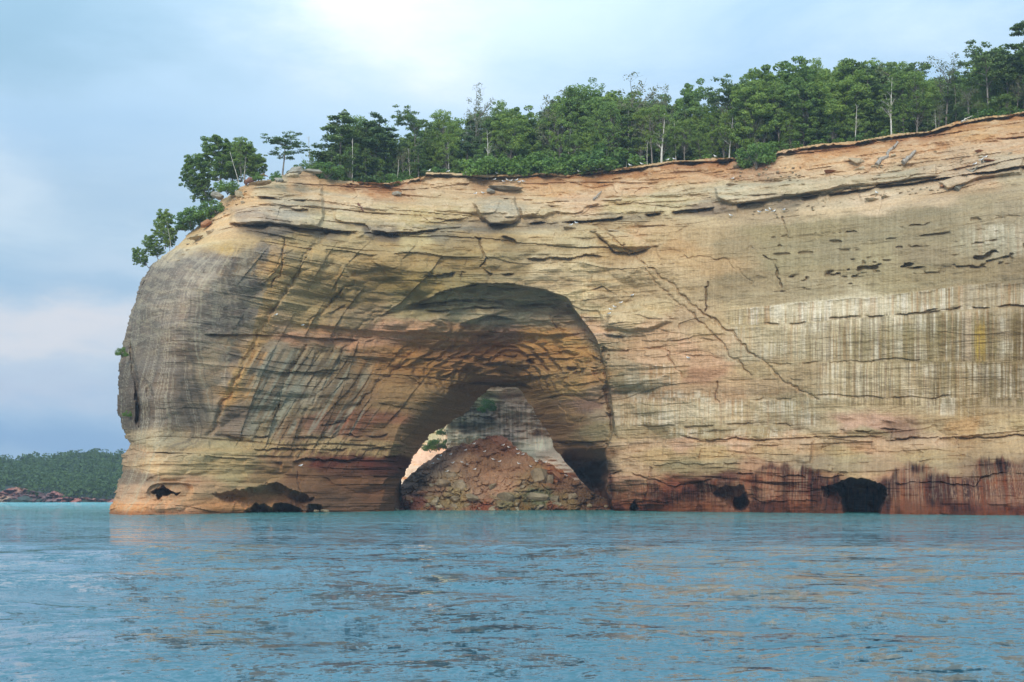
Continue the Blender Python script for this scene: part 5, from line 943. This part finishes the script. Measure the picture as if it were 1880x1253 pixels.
m_, nt, b = mat('grey_wing'); b.inputs['Base Color'].default_value = (.35, .37, .40, 1); M['wing'] = m_
m_, nt, b = mat('yellow_bill'); b.inputs['Base Color'].default_value = (.65, .42, .06, 1); M['bill'] = m_
def gull_proto():
    root = empty('gull'); mb = MB()
    P_ = [(-.34, 0, .20), (-.22, 0, .215), (-.1, 0, .235), (.04, 0, .25), (.14, 0, .275), (.19, 0, .33), (.21, 0, .38), (.235, 0, .41), (.27, 0, .415), (.295, 0, .405)]
    mb.add(*tube(P_, [.012, .045, .085, .105, .085, .052, .042, .05, .045, .008], 10)); mb.mesh('body', M['gull'], root)
    for s in (-1, 1):
        w_ = MB(); w_.add(*tube([(.12, s*.07, .27), (0, s*.10, .275), (-.15, s*.08, .25), (-.36, s*.03, .215)], [.02, .05, .045, .006], 6)); w_.mesh('wing', M['wing'], root)
        l_ = MB(); l_.add(*tube([(.02, s*.04, .16), (.015, s*.04, .08), (.02, s*.04, 0), (.06, s*.04, 0)], [.01, .008, .008, .006], 4)); l_.mesh('leg', M['bill'], root)
    k = MB(); k.add(*tube([(.29, 0, .405), (.33, 0, .398), (.35, 0, .388)], [.014, .011, .003], 5)); k.mesh('bill', M['bill'], root)
    return root
gp = gull_proto(); first = True
GU = [('rim', [(788, 314), (823, 315), (856, 317), (912, 320), (936, 319), (1062, 315), (1095, 312), (1101, 311), (1156, 304), (1177, 302), (1225, 295), (1237, 293), (1313, 289)]),
 ('block', [(908, 333), (924, 337), (931, 334), (938, 336), (947, 335), (953, 338), (960, 337), (872, 360), (886, 358)]),
 ('ledge', [(1057, 413), (1048, 417), (1340, 400), (1393, 393), (1406, 391), (1412, 388), (1419, 392), (1437, 389)]),
 ('buttress', [(1120, 572), (1127, 567), (1118, 579), (1139, 559), (1160, 546), (1262, 661)]), ('alcove', [(507, 582), (556, 601), (553, 858)]),
 ('slope', [(1806, 293), (1799, 298), (1788, 306), (1607, 358), (1344, 332)]),
 ('mound', [(810, 840), (828, 837), (855, 830), (870, 818), (805, 846), (848, 852), (858, 856), (832, 853), (917, 850), (924, 820), (934, 824), (950, 829), (951, 836), (960, 837), (821, 869), (1000, 852), (1040, 876), (795, 855), (985, 850), (905, 846), (952, 855), (975, 860), (890, 832), (872, 865)])]
GL = {'rim': ('gulls along the rim of the cliff', 'white gull standing on the rim in front of the wood', ['left end of the raised rim lip, above the arch', 'second from the left on the rim', 'third from the left on the rim', 'on the rim just left above the grey block', 'on the rim just right above the grey block', 'alone on the rim above the right end of the low shrub mound', 'left one of a close pair on the rim', 'right one of a close pair on the rim', 'right beside the short pale stump', 'on the rim between the pale stump and the white dead tree', 'on the rim right below the white dead tree', 'on the rim just right of the white dead tree', 'on the rim left of the round bush']),
 'block': ('gulls on the big grey block', None, None), 'ledge': ('gulls on the bird ledge', None, None), 'buttress': ('gulls on the buttress', None, None), 'alcove': (None, None, None), 'slope': (None, None, None), 'mound': ('gulls on the rubble mound', None, None)}
SH = {'block': 'small white gull resting on or beside the long slab of the big grey block', 'ledge': 'small white gull on the pale ledge below the dark band of the cliff', 'buttress': 'small white gull perched on the edge of the pink and tan buttress', 'mound': 'small white gull on the brown rubble mound under the arch'}
ALV = ['white gull on the pale cone of rock left of the arch', 'white gull on the pink ledge left of the arch', 'white gull low on the dark red rock left of the arch', 'gull at the top of the bleached dead root', 'gull just below the top of the bleached dead root', 'gull half way down the bleached dead root', 'gull beside the tan rock on the bird ledge', 'gull on the left tip of the long grey ledge']; ai = 0
for zone, L in GU:
    for i, (px, py) in enumerate(L):
        p = on(MD, px, py) if zone == 'mound' else (rim_pt(px) if zone == 'rim' else surf(px, py))
        if first: o = gp; first = False
        else:
            o = gp.copy(); C.objects.link(o)
            for ch in gp.children: c = ch.copy(); C.objects.link(c); c.parent = o
        o.location = (p[0], p[1]-(.55 if zone != 'rim' else .1), p[2]+(.05 if zone != 'rim' else .25)); o.scale = (1.25,)*3; o.rotation_euler = (0, 0, rng.uniform(-.7, .7)+(math.pi if rng.random() < .5 else 0)); o['category'] = 'gull'
        g_ = GL[zone][0]
        if g_: o['group'] = g_
        if zone == 'rim': o['label'] = 'white gull '+GL[zone][2][i]
        elif zone in SH: o['label'] = SH[zone]
        else: o['label'] = ALV[ai]; ai += 1
